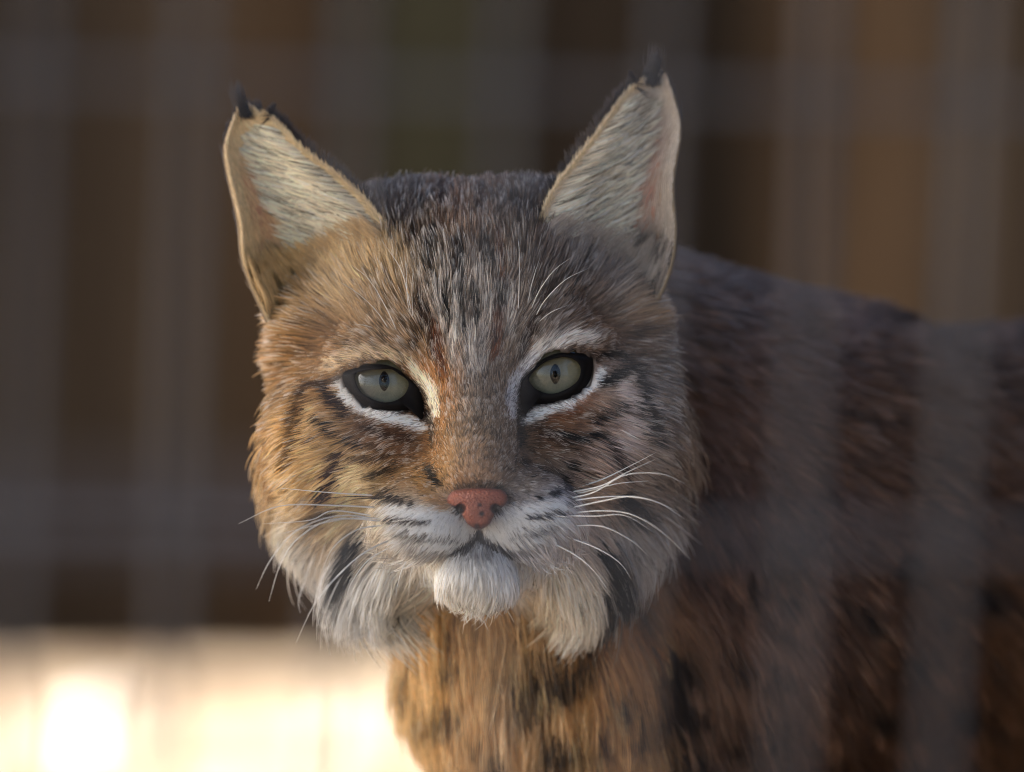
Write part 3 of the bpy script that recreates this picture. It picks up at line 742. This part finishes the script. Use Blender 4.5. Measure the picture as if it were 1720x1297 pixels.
for g in GUIDE_L:
    GUIDE_H.append(g)
    GUIDE_H.append((1592 - g[0] - (850 - g[1]) * .06, g[1] - 14, 180 - g[2], *g[3:]))
GUIDE_B = [(700, 1060, 268, 115, .35, .0), (800, 1080, 270, 100, .35, .0), (740, 1200, 255, 95, .55, .1), (900, 1150, 272, 85, .4, .0), (1000, 1100, 278, 85, .3, .1), (900, 1280, 270, 80, .3, .0), (1050, 1250, 285, 100, .3, .2), (1150, 1000, 290, 100, .35, .4), (1200, 600, 310, 70, .4, .6), (1150, 450, 320, 70, .4, .8), (1350, 550, 325, 70, .4, .8), (1300, 900, 300, 70, .4, .5), (1500, 800, 310, 75, .4, .6), (1500, 1200, 295, 75, .4, .5), (1700, 700, 320, 75, .4, .6), (2200, 900, 315, 95, .35, .6), (1500, 2000, 270, 60, .3, .2)]
def guide(px, py, G, sig):
    W = np.zeros(len(px)); O = np.zeros((len(px), 5))
    for g in G:
        w = np.exp(-((px - g[0]) ** 2 + (py - g[1]) ** 2) / (2 * sig * sig)) + 1e-7 / (100 + (px - g[0]) ** 2 + (py - g[1]) ** 2)
        a = math.radians(g[2])
        W += w; O += w[:, None] * np.array([math.cos(a), math.sin(a), g[3], g[4], g[5]])
    return O / W[:, None]

tri = np.concatenate([Q[:, [0, 1, 2]], Q[:, [0, 2, 3]]])
A_, B_, C_ = V[tri[:, 0]], V[tri[:, 1]], V[tri[:, 2]]
fn = np.cross(B_ - A_, C_ - A_); area = np.linalg.norm(fn, axis=1) / 2; fn = norm(fn)
cen = (A_ + B_ + C_) / 3
tpx, tpy = proj(cen)
trg = region(cen)
view = norm(cen - np.array([0, -DU, 0])); facing = -(fn * view).sum(1)
inframe = (tpx > -60) & (tpx < 1790) & (tpy > 180) & (tpy < 1370)
dens = np.where(trg < .5, 0.20, np.where(inframe, 0.060, 0.007))
dens *= np.where(facing > -0.25, 1.0, 0.10)
hl = guide(tpx, tpy, GUIDE_H, 32.0)[:, 2]
dens = np.where(trg < .5, dens * np.clip(34.0 / hl, 0.34, 2.3), dens)

def sample(mask, total=None):
    w = area * dens * mask; N = int(w.sum()); print('roots', N)
    c = np.cumsum(w); t = np.searchsorted(c, rng.random(N) * c[-1]); t = np.minimum(t, len(w) - 1)
    r1 = np.sqrt(rng.random(N))[:, None]; r2_ = rng.random(N)[:, None]
    return A_[t] * (1 - r1) + B_[t] * r1 * (1 - r2_) + C_[t] * r1 * r2_, t

NOSE = [(762, 823), (780, 820), (803, 819), (828, 820), (847, 824), (854, 838), (849, 849), (836, 860), (828, 872), (822, 882), (804, 891), (786, 882), (779, 872), (770, 860), (757, 850), (750, 842), (753, 831)]
NOSE_S = smooth_poly(NOSE)

def groom(Rt, which):
    px, py = proj(Rt)
    nb = grad(sd_skin, Rt)
    if which == 'head':
        keep = np.ones(len(Rt), bool)
        for e in EYES: keep &= poly_sd(px, py, e['outer_s'][::2]) > 1.5
        keep &= ~((poly_sd(px, py, NOSE_S[::2]) < -2) & (Rt[:, 1] < 0))
        Rt, nb, px, py = Rt[keep], nb[keep], px[keep], py[keep]
        g = guide(px, py, GUIDE_H, 32.0); K = 6; coat = head
    else:
        g = guide(px, py, GUIDE_B, 110.0); K = 5; coat = body
    N = len(Rt)
    jit = (vnoise(Rt / 26.0) - .5) * 0.7 + (rng.random(N) - .5) * 0.35
    ca_, sa_ = np.cos(jit), np.sin(jit)
    d = np.stack([g[:, 0] * ca_ - g[:, 1] * sa_, g[:, 4], g[:, 0] * sa_ + g[:, 1] * ca_], 1)
    d[:, :3] = norm(d)
    dt = d - nb * (d * nb).sum(1, keepdims=True)
    ln = np.linalg.norm(dt, axis=1, keepdims=True)
    dt = dt / np.maximum(ln, .25)
    lift = (g[:, 3] * (0.75 + 0.5 * rng.random(N)))[:, None]
    L = g[:, 2] * (0.62 + 0.55 * rng.random(N)) * (0.8 + 0.4 * vnoise(Rt / 40.0 + 3))
    # lie close to the lids
    if which == 'head':
        de = np.minimum(*[poly_sd(px, py, e['outer_s'][::2]) for e in EYES])
        L = np.minimum(L, 9 + np.maximum(de, 0) * 0.9)
        dn = poly_sd(px, py, NOSE_S[::2]); L = np.where(Rt[:, 1] < 40, np.minimum(L, 9 + np.maximum(dn, 0) * .8), L)
    fly = rng.random(N) < (.05 if which == 'head' else .12); fly &= L > 28
    lift = np.where(fly[:, None], lift * 2.2, lift); L = np.where(fly, L * 1.22, L)
    d0 = norm(dt + nb * lift)
    ts = np.linspace(0, 1, K)
    P = np.empty((N, K, 3)); 
    bend = norm(d0 * 1.0 + dt * .8 - nb * lift * 0.55 + np.array([0, 0, -1]) * np.clip((L - 60) / 500, 0, .35)[:, None])
    wob = (rng.random((N, 3)) - .5) * (L * 0.10)[:, None]
    for k, t in enumerate(ts):
        P[:, k] = Rt + L[:, None] * (d0 * (t - .5 * t * t) + bend * .5 * t * t) + wob * t * t
    P, cid = clump(P, 10.0 if which == 'head' else 26.0, 0.55 if which == 'head' else .5, 5, True)
    big = g[:, 2] > 70
    if which == 'head' and big.any():
        Pb = P[big].copy(); Pb = clump(Pb, 34.0, 0.42, 9); P[big] = Pb
    # colour at the middle of the strand
    jx = rng.normal(0, 2.2, N); jy = rng.normal(0, 2.2, N)
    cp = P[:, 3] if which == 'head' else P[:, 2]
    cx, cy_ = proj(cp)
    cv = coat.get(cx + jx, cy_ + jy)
    c = cv[:, :3].astype(float) * (GAIN if which == 'head' else np.where(px < 1120, 1.2, 1.0)[:, None]); gz = cv[:, 3].astype(float)  # chest colour lifted to offset the shade it stands in
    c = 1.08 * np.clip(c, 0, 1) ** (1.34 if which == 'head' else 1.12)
    lm = c.mean(1, keepdims=True); c = np.maximum(lm + (c - lm) * (.98 if which == 'head' else 1.0), .004)
    br = np.exp(rng.normal(0, .18 + .16 * gz, N) + (rng.random(cid.max() + 1)[cid] - .5) * (.15 + .35 * gz)) * (0.82 + .36 * vnoise(Rt / 14.0 + 20))
    c = c * br[:, None]
    T = ts[None, :, None]
    Cc = np.repeat(c[:, None], K, 1)
    Cc = Cc * (0.62 + 0.38 * np.clip(T * 2.2, 0, 1))                        # darker underwool
    u = np.where(rng.random(N) < .45, rng.random(cid.max() + 1)[cid], rng.random(N))
    wt = (u < gz * (.44 if which == 'head' else .0))[:, None, None] * np.clip((T - .45) / .4, 0, 1)        # pale tipped guard hairs
    Cc = Cc * (1 - .62 * wt) + lin((238, 228, 218)) * .62 * wt
    dk = ((u > 1 - gz * .45))[:, None, None] * np.clip((T - .15) / .4, 0, 1)   # dark guard hairs
    Cc = Cc * (1 - .74 * dk)
    rr = (np.clip(L / 60.0, .62, 1.2) * 0.92)[:, None] * np.array([.85, 1., 1., .85, .55, .18][:K] if K == 6 else [.9, 1., .9, .6, .2])[None]
    if which != 'head': rr = rr * 1.05
    return P, np.clip(Cc, 0.004, .92), rr

Rt, t = sample(trg < .5)
strands('face_fur', *groom(Rt, 'head'))
Rt, t = sample(trg >= .5)
strands('body_fur', *groom(Rt, 'body'))

# ---- ear fur
PE, CE, RE = [], [], []
def ear_point(e, u, v):
    G, N = e['G'], e['N']
    y = np.clip(v * (EV - 1), 0, EV - 1.001); x = np.clip(u * (EU - 1), 0, EU - 1.001)
    j = y.astype(int); i = x.astype(int); fy = (y - j)[:, None]; fx = (x - i)[:, None]
    f = lambda M: M[j, i] * (1 - fy) * (1 - fx) + M[j + 1, i] * fy * (1 - fx) + M[j, i + 1] * (1 - fy) * fx + M[j + 1, i + 1] * fy * fx
    return f(G), norm(f(N))
def add_ear(P0, d, nb, L, lift, c, rad, K=6, curl=None, cell=14., cl=.4):
    N = len(P0); ts = np.linspace(0, 1, K)
    d0 = norm(d + nb * lift[:, None]); P = np.empty((N, K, 3))
    bend = norm(d * 1.0 + nb * (lift * .25)[:, None]) if curl is None else norm(d + curl)
    wob = (rng.random((N, 3)) - .5) * (L * .12)[:, None]
    for k, t in enumerate(ts): P[:, k] = P0 + L[:, None] * (d0 * (t - .5 * t * t) + bend * .5 * t * t) + wob * t * t
    P = clump(P, cell, cl, 21)
    T = ts[None, :, None]
    C = (1.05 * c ** 1.04)[:, None] * (0.7 + .3 * np.clip(T * 2, 0, 1)) * np.exp(rng.normal(0, .16, N))[:, None, None]
    PE.append(P); CE.append(np.clip(C, .004, .93)); RE.append(np.full((N, 1), rad) * np.array([.9, 1, 1, .85, .55, .18])[None])
for e in EARS:
    s = e['sgn']; side_tint = np.array([1.0, .95, .86]) if s < 0 else np.array([1., .98, .97])  # left ear warmer than right: side light put into the colour
    # velvet over the whole cup
    N = 15000; u = rng.random(N); v = rng.random(N) ** 1.0
    P0, nb = ear_point(e, u, v)
    dv = ear_point(e, u, np.minimum(v + .03, 1))[0] - ear_point(e, u, np.maximum(v - .03, 0))[0]; dv = norm(dv)
    duv = norm(ear_point(e, np.minimum(u + .05, 1), v)[0] - ear_point(e, np.maximum(u - .05, 0), v)[0])
    edge = np.minimum(u, 1 - u)
    base_c = (lin((222, 198, 160)) if s < 0 else lin((206, 194, 180))) * side_tint; marg = (lin((222, 200, 166)) if s < 0 else lin((216, 206, 194))) * side_tint
    pinkz = np.exp(-((u - .72) / .16) ** 2 - ((v - .50) / .24) ** 2)
    keepn = rng.random(N) > pinkz * .75
    c = base_c[None] * (1 - .35 * pinkz[:, None]) + lin((170, 110, 90))[None] * .35 * pinkz[:, None]
    low = np.clip((.34 - v) / .14, 0, 1) * np.clip((u - .42) / .2, 0, 1)
    dspot = np.clip(low * (.3 + 1.1 * (vnoise(P0 / 22.0) > .5)), 0, 1)[:, None]
    c = c * (1 - .72 * dspot)
    gold = np.exp(-(u / .22) ** 2)[:, None]
    c = c * (1 - .4 * gold) + lin((214, 178, 122)) * .4 * gold
    d = norm(dv * .9 + duv * .35)
    k = keepn
    add_ear(P0[k], d[k], nb[k], (16 + 12 * rng.random(N))[k], np.full(N, .35)[k], c[k], .55)
    # long pale hairs sweeping from the inner side across the hollow
    N = 4600; u = rng.random(N) ** 1.3 * .5 + .03; v = rng.random(N) * .8
    P0, nb = ear_point(e, u, v)
    dv = norm(ear_point(e, u, np.minimum(v + .03, 1))[0] - ear_point(e, u, np.maximum(v - .03, 0))[0])
    duv = norm(ear_point(e, np.minimum(u + .05, 1), v)[0] - ear_point(e, np.maximum(u - .05, 0), v)[0])
    d = norm(duv * 1.0 + dv * (.62 + 1.0 * v + rng.normal(0, .2, N))[:, None])
    c = (lin((250, 238, 216)) * side_tint)[None] * np.where(rng.random(N) < .22, .22, .75 + .4 * rng.random(N))[:, None]  # some strands darkened to stand in for shaded gaps between clumps
    add_ear(P0, d, nb, (60 + 95 * rng.random(N)) * (1 - .72 * v), .3 + .9 * rng.random(N), c, .75, curl=np.array([0, .25, .35]) + duv * .2, cell=26., cl=.85)
    # margin fringe, lower folds
    N = 5000; v = rng.random(N); side = rng.random(N) < .5; u = np.where(side, rng.random(N) * .12, 1 - rng.random(N) * .10)
    P0, nb = ear_point(e, u, v)
    dv = norm(ear_point(e, u, np.minimum(v + .03, 1))[0] - ear_point(e, u, np.maximum(v - .03, 0))[0])
    duv = norm(ear_point(e, np.minimum(u + .05, 1), v)[0] - ear_point(e, np.maximum(u - .05, 0), v)[0])
    outw = duv * np.where(side, -1, 1)[:, None]
    c = np.where(side[:, None], (lin((214, 190, 150)) * side_tint)[None], marg[None]) * (.75 + .4 * rng.random(N))[:, None]
    add_ear(P0, norm(dv + outw * (.1 + .7 * rng.random(N))[:, None]), nb, 8 + 11 * rng.random(N), np.full(N, .3), c, .6, cell=6., cl=.2)
    # tan hairs growing up out of the head over the foot of the ear
    N = 2600; u = rng.random(N); v = rng.random(N) * .15
    P0, nb = ear_point(e, u, v)
    pxy = proj(P0)
    dv = norm(ear_point(e, u, np.minimum(v + .03, 1))[0] - ear_point(e, u, np.maximum(v - .03, 0))[0])
    c = (lin((198, 164, 116)) if s < 0 else lin((172, 160, 150)))[None] * (.65 + .5 * rng.random(N))[:, None]
    dsp = (vnoise(P0 / 26.0 + 11) > .66) & (u > .62)
    c = np.where(dsp[:, None], c * .25, c)
    add_ear(P0, norm(dv + np.array([s * .35, 0, 0])), nb, 45 + 35 * rng.random(N), np.full(N, .8), c, .8, cell=18., cl=.5)
    # black back of the ear
    N = 9000; u = rng.random(N); v = rng.random(N)
    ok = (u < .84) | (rng.random(N) < .1); u = u[ok]; v = v[ok]; N = len(u)
    P0, nb = ear_point(e, u, v); P0 = P0 - nb * 7.0
    dv = norm(ear_point(e, u, np.minimum(v + .03, 1))[0] - ear_point(e, u, np.maximum(v - .03, 0))[0])
    wspot = np.exp(-((v - .45) / .16) ** 2 - ((u - .5) / .22) ** 2)[:, None]
    c = lin((26, 24, 28))[None] * (1 - wspot) + lin((190, 186, 180))[None] * wspot
    lowu = np.clip((.35 - v) / .2, 0, 1)[:, None]; c = c * (1 - lowu * .6) + lin((110, 94, 80)) * lowu * .6
    duv = norm(ear_point(e, np.minimum(u + .05, 1), v)[0] - ear_point(e, np.maximum(u - .05, 0), v)[0])
    outw = np.where((u < .18)[:, None], -duv * .95, 0)
    add_ear(P0, norm(dv + outw), -nb, np.where(u < .18, 20, 20) + 12 * rng.random(N), np.full(N, .3), c, .6, cell=5., cl=.1)
    # tuft
    N = 110; tf = np.array([U(*q) for q in e['tuft']])
    P0 = tf[0] + rng.normal(0, 1, (N, 3)) * np.array([6, 3, 3])
    axis_ = norm(tf[2] - tf[0]); ln = np.linalg.norm(tf[2] - tf[0])
    d = norm(axis_[None] + rng.normal(0, .20, (N, 3)) - (P0 - tf[0]) * np.array([.013, 0, 0]))
    add_ear(P0, d, np.zeros((N, 3)), ln * (.35 + 1.0 * rng.random(N)), np.zeros(N), np.repeat(lin((18, 17, 20))[None], N, 0), .55, curl=norm((tf[2] - tf[1])[None]) * .6, cell=500., cl=.45)
strands('ear_fur', np.concatenate(PE), np.concatenate(CE), np.concatenate(RE))

# ---- nose leather
def sd_nose(P):
    px, py = proj(P)
    p2 = poly_sd(px, py, NOSE_S[::2])
    yc = -182 + ((px - 803) / 52) ** 2 * 12 + np.clip((py - 852) / 40, 0, 1.2) ** 2 * 14 + np.clip((838 - py) / 20, 0, 2) ** 2 * 6
    d = smax(p2 + 1, yc - P[..., 1], 12)
    d = np.maximum(d, P[..., 1] - (-105))
    for s in (-1, 1):
        d = smax(d, -rcone(P, U(803 + s * 26, 855, -196), U(803 + s * 32, 853, -146), 8.5, 8), 4)
        d = smax(d, -rcone(P, U(803 + s * 34, 856, -192), U(803 + s * 43, 856, -160), 4.2, 4), 4)
    d = smax(d, -rcone(P, U(804, 858, -188), U(804, 896, -174), 2.2, 3.2), 3)
    return d
nx = np.arange(-125, 8, 2.0); ny = np.arange(-206, -98, 2.0); nz = np.arange(-262, -158, 2.0)
NV, NQ = surface_net(nx, ny, nz, sd_nose)
m_nose, n, b = new_mat('nose_leather')
tcn = n.nodes.new('ShaderNodeTexCoord').outputs['Object']
vor = n.nodes.new('ShaderNodeTexVoronoi'); vor.inputs['Scale'].default_value = 1400; n.links.new(tcn, vor.inputs['Vector'])
nf = noise_node(n, 160, 4, .6, tcn)
at = n.nodes.new('ShaderNodeAttribute'); at.attribute_name = 'coat'
mxc = n.nodes.new('ShaderNodeMixRGB'); mxc.blend_type = 'MULTIPLY'; mxc.inputs[0].default_value = .5
n.links.new(at.outputs['Color'], mxc.inputs[1]); n.links.new(ramp(n, nf, [(.3, (.55, .5, .5)), (.7, (1.2, 1.2, 1.2))]), mxc.inputs[2])
n.links.new(mxc.outputs[0], b.inputs['Base Color'])
b.inputs['Roughness'].default_value = .42; b.inputs['Subsurface Weight'].default_value = .12
b.inputs['Subsurface Radius'].default_value = (.002, .0008, .0005); b.inputs['Subsurface Scale'].default_value = 1.0
bump(n, b, vor.outputs['Distance'], .7, .0006)
nose = mesh_obj('nose', NV * S, NQ, m_nose, cat)
nose['label'] = 'brick red nose leather with dark nostrils'
nxp, nyp = proj(NV)
nc = np.repeat(lin((146, 82, 62))[None], len(NV), 0)
for sx, sy, rr_, cdk in [(806, 848, 3.0, (30, 18, 16)), (809, 863, 4.2, (30, 18, 16)), (801, 885, 5, (60, 32, 28))]:
    w = np.clip(1.6 - np.hypot(nxp - sx, nyp - sy) / rr_, 0, 1)[:, None]; nc = nc * (1 - w) + lin(cdk) * w
for s in (-1, 1):  # inside of the nostrils shaded in the colour
    w = np.clip(1.5 - np.hypot(nxp - (803 + s * 33), nyp - 857) / 13, 0, 1) * np.clip((NV[:, 1] + 174) / 6, 0, 1)
    nc = nc * (1 - w[:, None]) + lin((34, 22, 20)) * w[:, None]
pe = np.clip(1 + poly_sd(nxp, nyp, NOSE_S[::2]) / 9.0, 0, 1)[:, None]; nc = nc * (1 - .42 * pe)
cn = nose.data.color_attributes.new('coat', 'FLOAT_COLOR', 'POINT')
cn.data.foreach_set('color', np.concatenate([nc, np.ones((len(nc), 1))], 1).astype(np.float32).ravel())

# ---- eyes
m_rim, n, b = new_mat('black_lid_skin'); b.inputs['Base Color'].default_value = (.007, .006, .006, 1); b.inputs['Roughness'].default_value = .5; b.inputs['Specular IOR Level'].default_value = .06
m_ball, n, b = new_mat('eyeball'); b.inputs['Base Color'].default_value = (.10, .085, .06, 1); b.inputs['Roughness'].default_value = .35
m_pup, n, b = new_mat('pupil'); b.inputs['Base Color'].default_value = (.003, .003, .003, 1); b.inputs['Roughness'].default_value = .9; b.inputs['Specular IOR Level'].default_value = 0
m_iris, n, b = new_mat('iris')
tci = n.nodes.new('ShaderNodeTexCoord').outputs['Object']
sep = n.nodes.new('ShaderNodeSeparateXYZ'); n.links.new(tci, sep.inputs[0])
ln_ = n.nodes.new('ShaderNodeVectorMath'); ln_.operation = 'LENGTH'; n.links.new(tci, ln_.inputs[0])
an = n.nodes.new('ShaderNodeMath'); an.operation = 'ARCTAN2'; n.links.new(sep.outputs[0], an.inputs[0]); n.links.new(sep.outputs[2], an.inputs[1])
cmb = n.nodes.new('ShaderNodeCombineXYZ'); n.links.new(an.outputs[0], cmb.inputs[0])
r3 = n.nodes.new('ShaderNodeMath'); r3.operation = 'MULTIPLY'; r3.inputs[1].default_value = 60; n.links.new(ln_.outputs['Value'], r3.inputs[0]); n.links.new(r3.outputs[0], cmb.inputs[1])
fib = noise_node(n, 9, 5, .6, cmb.outputs[0], .3); blo = noise_node(n, 260, 3, .5, tci)
mrad = n.nodes.new('ShaderNodeMapRange'); mrad.inputs['From Max'].default_value = 58 * S; n.links.new(ln_.outputs['Value'], mrad.inputs[0])
base = ramp(n, mrad.outputs[0], [(.0, (.060, .055, .028)), (.45, (.100, .090, .046)), (.80, (.110, .092, .042)), (.92, (.16, .12, .05)), (1., (.03, .022, .014))])
mm = n.nodes.new('ShaderNodeMixRGB'); mm.blend_type = 'MULTIPLY'; mm.inputs[0].default_value = .55
n.links.new(base, mm.inputs[1]); n.links.new(ramp(n, fib, [(.3, (.62, .6, .55)), (.7, (1.25, 1.2, 1.1))]), mm.inputs[2])
m3 = n.nodes.new('ShaderNodeMixRGB'); m3.blend_type = 'MULTIPLY'; m3.inputs[0].default_value = .35
n.links.new(mm.outputs[0], m3.inputs[1]); n.links.new(ramp(n, blo, [(.35, (.6, .62, .6)), (.65, (1.2, 1.2, 1.2))]), m3.inputs[2])
n.links.new(m3.outputs[0], b.inputs['Base Color']); b.inputs['Roughness'].default_value = .5
m_cor = bpy.data.materials.new('cornea'); m_cor.use_nodes = True; n = m_cor.node_tree; n.nodes.clear()
o_ = n.nodes.new('ShaderNodeOutputMaterial'); tr = n.nodes.new('ShaderNodeBsdfTransparent'); gl = n.nodes.new('ShaderNodeBsdfGlossy'); gl.inputs['Roughness'].default_value = .02
fr = n.nodes.new('ShaderNodeFresnel'); fr.inputs['IOR'].default_value = 1.38; mxs = n.nodes.new('ShaderNodeMixShader')
n.links.new(fr.outputs[0], mxs.inputs[0]); n.links.new(tr.outputs[0], mxs.inputs[1]); n.links.new(gl.outputs[0], mxs.inputs[2]); n.links.new(mxs.outputs[0], o_.inputs[0])

def disc(prof, nu=64, sx=1., sz=1.):                     # surface of revolution round the gaze axis (-y)
    v = []; f = []
    for r, y in prof:
        for k in range(nu):
            a = 2 * math.pi * k / nu; v.append((r * math.cos(a) * sx, y, r * math.sin(a) * sz))
    for j in range(len(prof) - 1):
        for k in range(nu): f.append((j * nu + k, j * nu + (k + 1) % nu, (j + 1) * nu + (k + 1) % nu, (j + 1) * nu + k))
    return np.array(v), f
for e in EYES:
    R = e['r']; C = e['C']
    # gaze: through the pupil
    k = (DU + C[1] - R) / DU
    pu = np.array([(e['pupil'][0] - 860) * k, C[1] - R, -(e['pupil'][1] - 648.5) * k])
    gdir = norm(pu - C)
    rot = Vector((0, -1, 0)).rotation_difference(Vector(gdir))
    th = np.linspace(0.0, math.pi, 26)
    IR = 57.0; yi = -math.sqrt(R * R - IR * IR)
    prof = [(R * math.sin(t), -R * math.cos(t)) for t in th if R * math.sin(t) >= IR or t > 1.5]
    prof = [(IR + .2, yi + 6)] + prof
    v, f = disc(prof); ball = mesh_obj('eye', v * S, f, m_ball, cat)
    ball.location = C * S; ball.rotation_euler = rot.to_euler()
    prof = [(.5, yi - 5), (12, yi - 5), (26, yi - 4.5), (42, yi - 2.5), (52, yi + 0.5), (IR, yi + 3)]
    v, f = disc(prof); v -= np.array([0, yi - 5, 0]); f.append(tuple(range(64)))
    ir = mesh_obj('iris', v * S, f, m_iris, ball); ir.location = (0, (yi - 5) * S, 0)
    v, f = disc([(.4, -.6), (.7, -.55), (1., -.2)], 40, 9.0, 17.0); f.append(tuple(range(40)))
    v[:, 0] *= (1 - .25 * np.abs(v[:, 2] / 17.0) ** 2)
    pp = mesh_obj('pupil', v * S, f, m_pup, ball); pp.location = (0, (yi - 5) * S, 0)
    prof = [((R + 1.5) * math.sin(t), -(R + 1.5) * math.cos(t)) for t in np.linspace(.005, 1.15, 14)]
    v, f = disc(prof); f.append(tuple(range(64))); mesh_obj('cornea', v * S, f, m_cor, ball)
    # lid rim: from fur line to the visible edge of the eye
    cx, cyy = np.mean(e['inner'], 0)
    def ring(poly, angs):
        a = np.unwrap(np.arctan2(poly[:, 1] - cyy, poly[:, 0] - cx))
        r = np.hypot(poly[:, 0] - cx, poly[:, 1] - cyy); o = np.argsort(np.mod(a, 2 * math.pi)); aa = np.mod(a, 2 * math.pi)[o]
        r = np.interp(angs, np.r_[aa - 2 * math.pi, aa, aa + 2 * math.pi], np.r_[r[o], r[o], r[o]])
        return np.stack([cx + r * np.cos(angs), cyy + r * np.sin(angs)], 1)
    oo = e['outer_s']; inn = ring(e['inner_s'], np.mod(np.arctan2(oo[:, 1] - cyy, oo[:, 0] - cx), 2 * math.pi))
    m_ = len(oo); yo = front_depth(*(oo + (oo - [cx, cyy]) * .03).T)
    def ysph(p):
        q = np.stack([U(a, b2, C[1] - R) for a, b2 in p]); dd = (q[:, 0] - C[0]) ** 2 + (q[:, 2] - C[2]) ** 2
        return C[1] - np.sqrt(np.maximum((R + 6.0) ** 2 - dd, 60.))
    yi_ = ysph(inn)
    rings = []
    for t_ in (0, .25, .6, .9, 1.0, 1.0):
        p = oo + (inn - oo) * t_ + ((oo - [cx, cyy]) * .10 if t_ == 0 else 0)
        yy = yo + (yi_ - yo) * t_ - 5 * math.sin(math.pi * min(t_, .97))
        yy = np.minimum(yy, ysph(p) + 1) + (10 if t_ == 0 else 0)
        if len(rings) == 5: yy = yi_ + 12
        rings.append(np.array([U(a, b2, y) for (a, b2), y in zip(p, yy)]))
    v = np.concatenate(rings); f = [(j * m_ + i, j * m_ + (i + 1) % m_, (j + 1) * m_ + (i + 1) % m_, (j + 1) * m_ + i) for j in range(5) for i in range(m_)]
    mesh_obj('eyelid', v * S, f, m_rim, cat)

# ---- whiskers
m_wh, n, b = new_mat('white_whisker'); b.inputs['Base Color'].default_value = (.82, .80, .77, 1); b.inputs['Roughness'].default_value = .35
m_bk, n, b = new_mat('dark_whisker'); b.inputs['Base Color'].default_value = (.03, .025, .022, 1); b.inputs['Roughness'].default_value = .4
WHISK = [  # (path in px, depth at root -> tip, base radius, dark)
    ([(640, 833), (560, 828), (470, 820)], -30, 1.6, 0), ([(645, 836), (590, 834), (540, 838), (500, 842)], -20, 1.1, 1), ([(650, 838), (600, 838), (560, 850)], -20, 1.0, 1),
    ([(638, 853), (560, 849), (470, 850), (400, 880)], -60, 1.6, 0), ([(636, 868), (560, 858), (520, 874), (440, 880)], -40, 1.5, 0), ([(640, 870), (580, 872), (530, 882), (460, 900)], -60, 1.5, 0),
    ([(645, 873), (570, 866), (500, 890), (455, 940), (430, 990)], -110, 1.3, 0), ([(650, 876), (560, 872), (500, 905), (470, 950), (452, 1010)], -90, 1.3, 0),
    ([(650, 882), (600, 890), (560, 920), (540, 960)], -50, 1.3, 0), ([(660, 905), (610, 930), (560, 975), (525, 1020), (497, 1080)], -110, 1.5, 0), ([(665, 915), (620, 940), (590, 980), (580, 1010)], -40, 1.1, 0),
    ([(690, 930), (674, 960), (664, 1000)], -20, .9, 0), ([(700, 935), (690, 965), (686, 1000)], -20, .8, 0), ([(715, 945), (712, 975), (718, 990)], -10, .7, 0), ([(740, 990), (735, 1010), (730, 1030)], 0, .7, 0), ([(806, 1000), (812, 1015), (822, 1030)], -4, .7, 0), ([(764, 1000), (764, 1020), (770, 1040)], 0, .6, 0),
    ([(648, 877), (675, 874), (700, 868)], -30, .7, 0), ([(680, 881), (692, 876), (700, 870)], -30, .6, 0),
    ([(958, 822), (1010, 806), (1060, 782), (1102, 760)], -40, 1.7, 0), ([(955, 828), (1010, 816), (1050, 795), (1100, 772)], -60, 1.7, 0), ([(958, 832), (1000, 822), (1040, 812), (1090, 808)], -40, 1.6, 0),
    ([(950, 826), (985, 819), (1020, 815)], -20, 1.2, 1), ([(955, 829), (985, 830), (1010, 824)], -20, 1.1, 1), ([(955, 838), (1000, 826), (1050, 798), (1110, 796), (1150, 812)], -80, 1.4, 0),
    ([(958, 842), (1000, 836), (1050, 834), (1100, 842), (1140, 860)], -60, 1.5, 0), ([(955, 854), (1010, 842), (1060, 834), (1110, 846), (1150, 872)], -90, 1.5, 0), ([(958, 862), (1010, 858), (1060, 864), (1110, 892), (1160, 940)], -90, 1.4, 0),
    ([(950, 866), (1000, 867), (1050, 866), (1100, 895)], -60, 1.3, 0), ([(955, 884), (1010, 884), (1060, 908), (1090, 935)], -60, 1.3, 0), ([(945, 900), (1000, 920), (1040, 945), (1062, 975)], -50, 1.3, 0), ([(920, 908), (970, 935), (1000, 962), (1020, 990)], -30, 1.2, 0), ([(930, 866), (950, 868), (958, 869)], -20, .8, 0), ([(905, 866), (925, 874), (935, 882)], -20, .6, 0),
    ([(692, 530), (684, 490), (672, 450), (640, 402)], -50, .75, 0), ([(690, 530), (684, 500), (682, 440)], -40, .6, 0), ([(668, 560), (650, 520), (620, 470), (590, 445)], -60, .75, 0), ([(655, 555), (630, 520), (600, 492), (565, 470)], -60, .75, 0), ([(630, 552), (610, 546), (590, 546)], -20, .6, 0), ([(694, 545), (692, 500), (692, 470)], -30, .5, 0),
    ([(870, 530), (872, 480), (872, 420), (870, 400)], -50, .8, 0), ([(884, 520), (895, 470), (908, 430)], -40, .6, 0), ([(890, 525), (905, 490), (930, 455), (960, 432)], -60, .75, 0), ([(898, 535), (915, 505), (950, 470), (990, 450)], -60, .85, 0), ([(900, 545), (925, 525), (955, 512)], -30, .7, 0)]
for pts, dz, r0, dark in WHISK:
    p = crspline(pts, 16); y0 = float(front_depth(*pts[0])[0])
    ts = np.linspace(0, 1, 16)
    yy = y0 + 4 + dz * np.sin(ts * 2.2)
    # keep clear of the fur it passes over
    ymax = front_depth(p[:, 0], p[:, 1]); yy = np.minimum(yy, np.where(ymax < 900, ymax - 22 * np.clip(ts * 3, 0, 1) + 4, yy))
    P = np.array([U(a, b2, y) for (a, b2), y in zip(p, yy)])
    rad = r0 * (1 - .88 * ts ** 1.3)
    v, f = tube(P * S, rad * S, 5)
    mesh_obj('whisker', v, f, m_bk if dark else m_wh, cat)
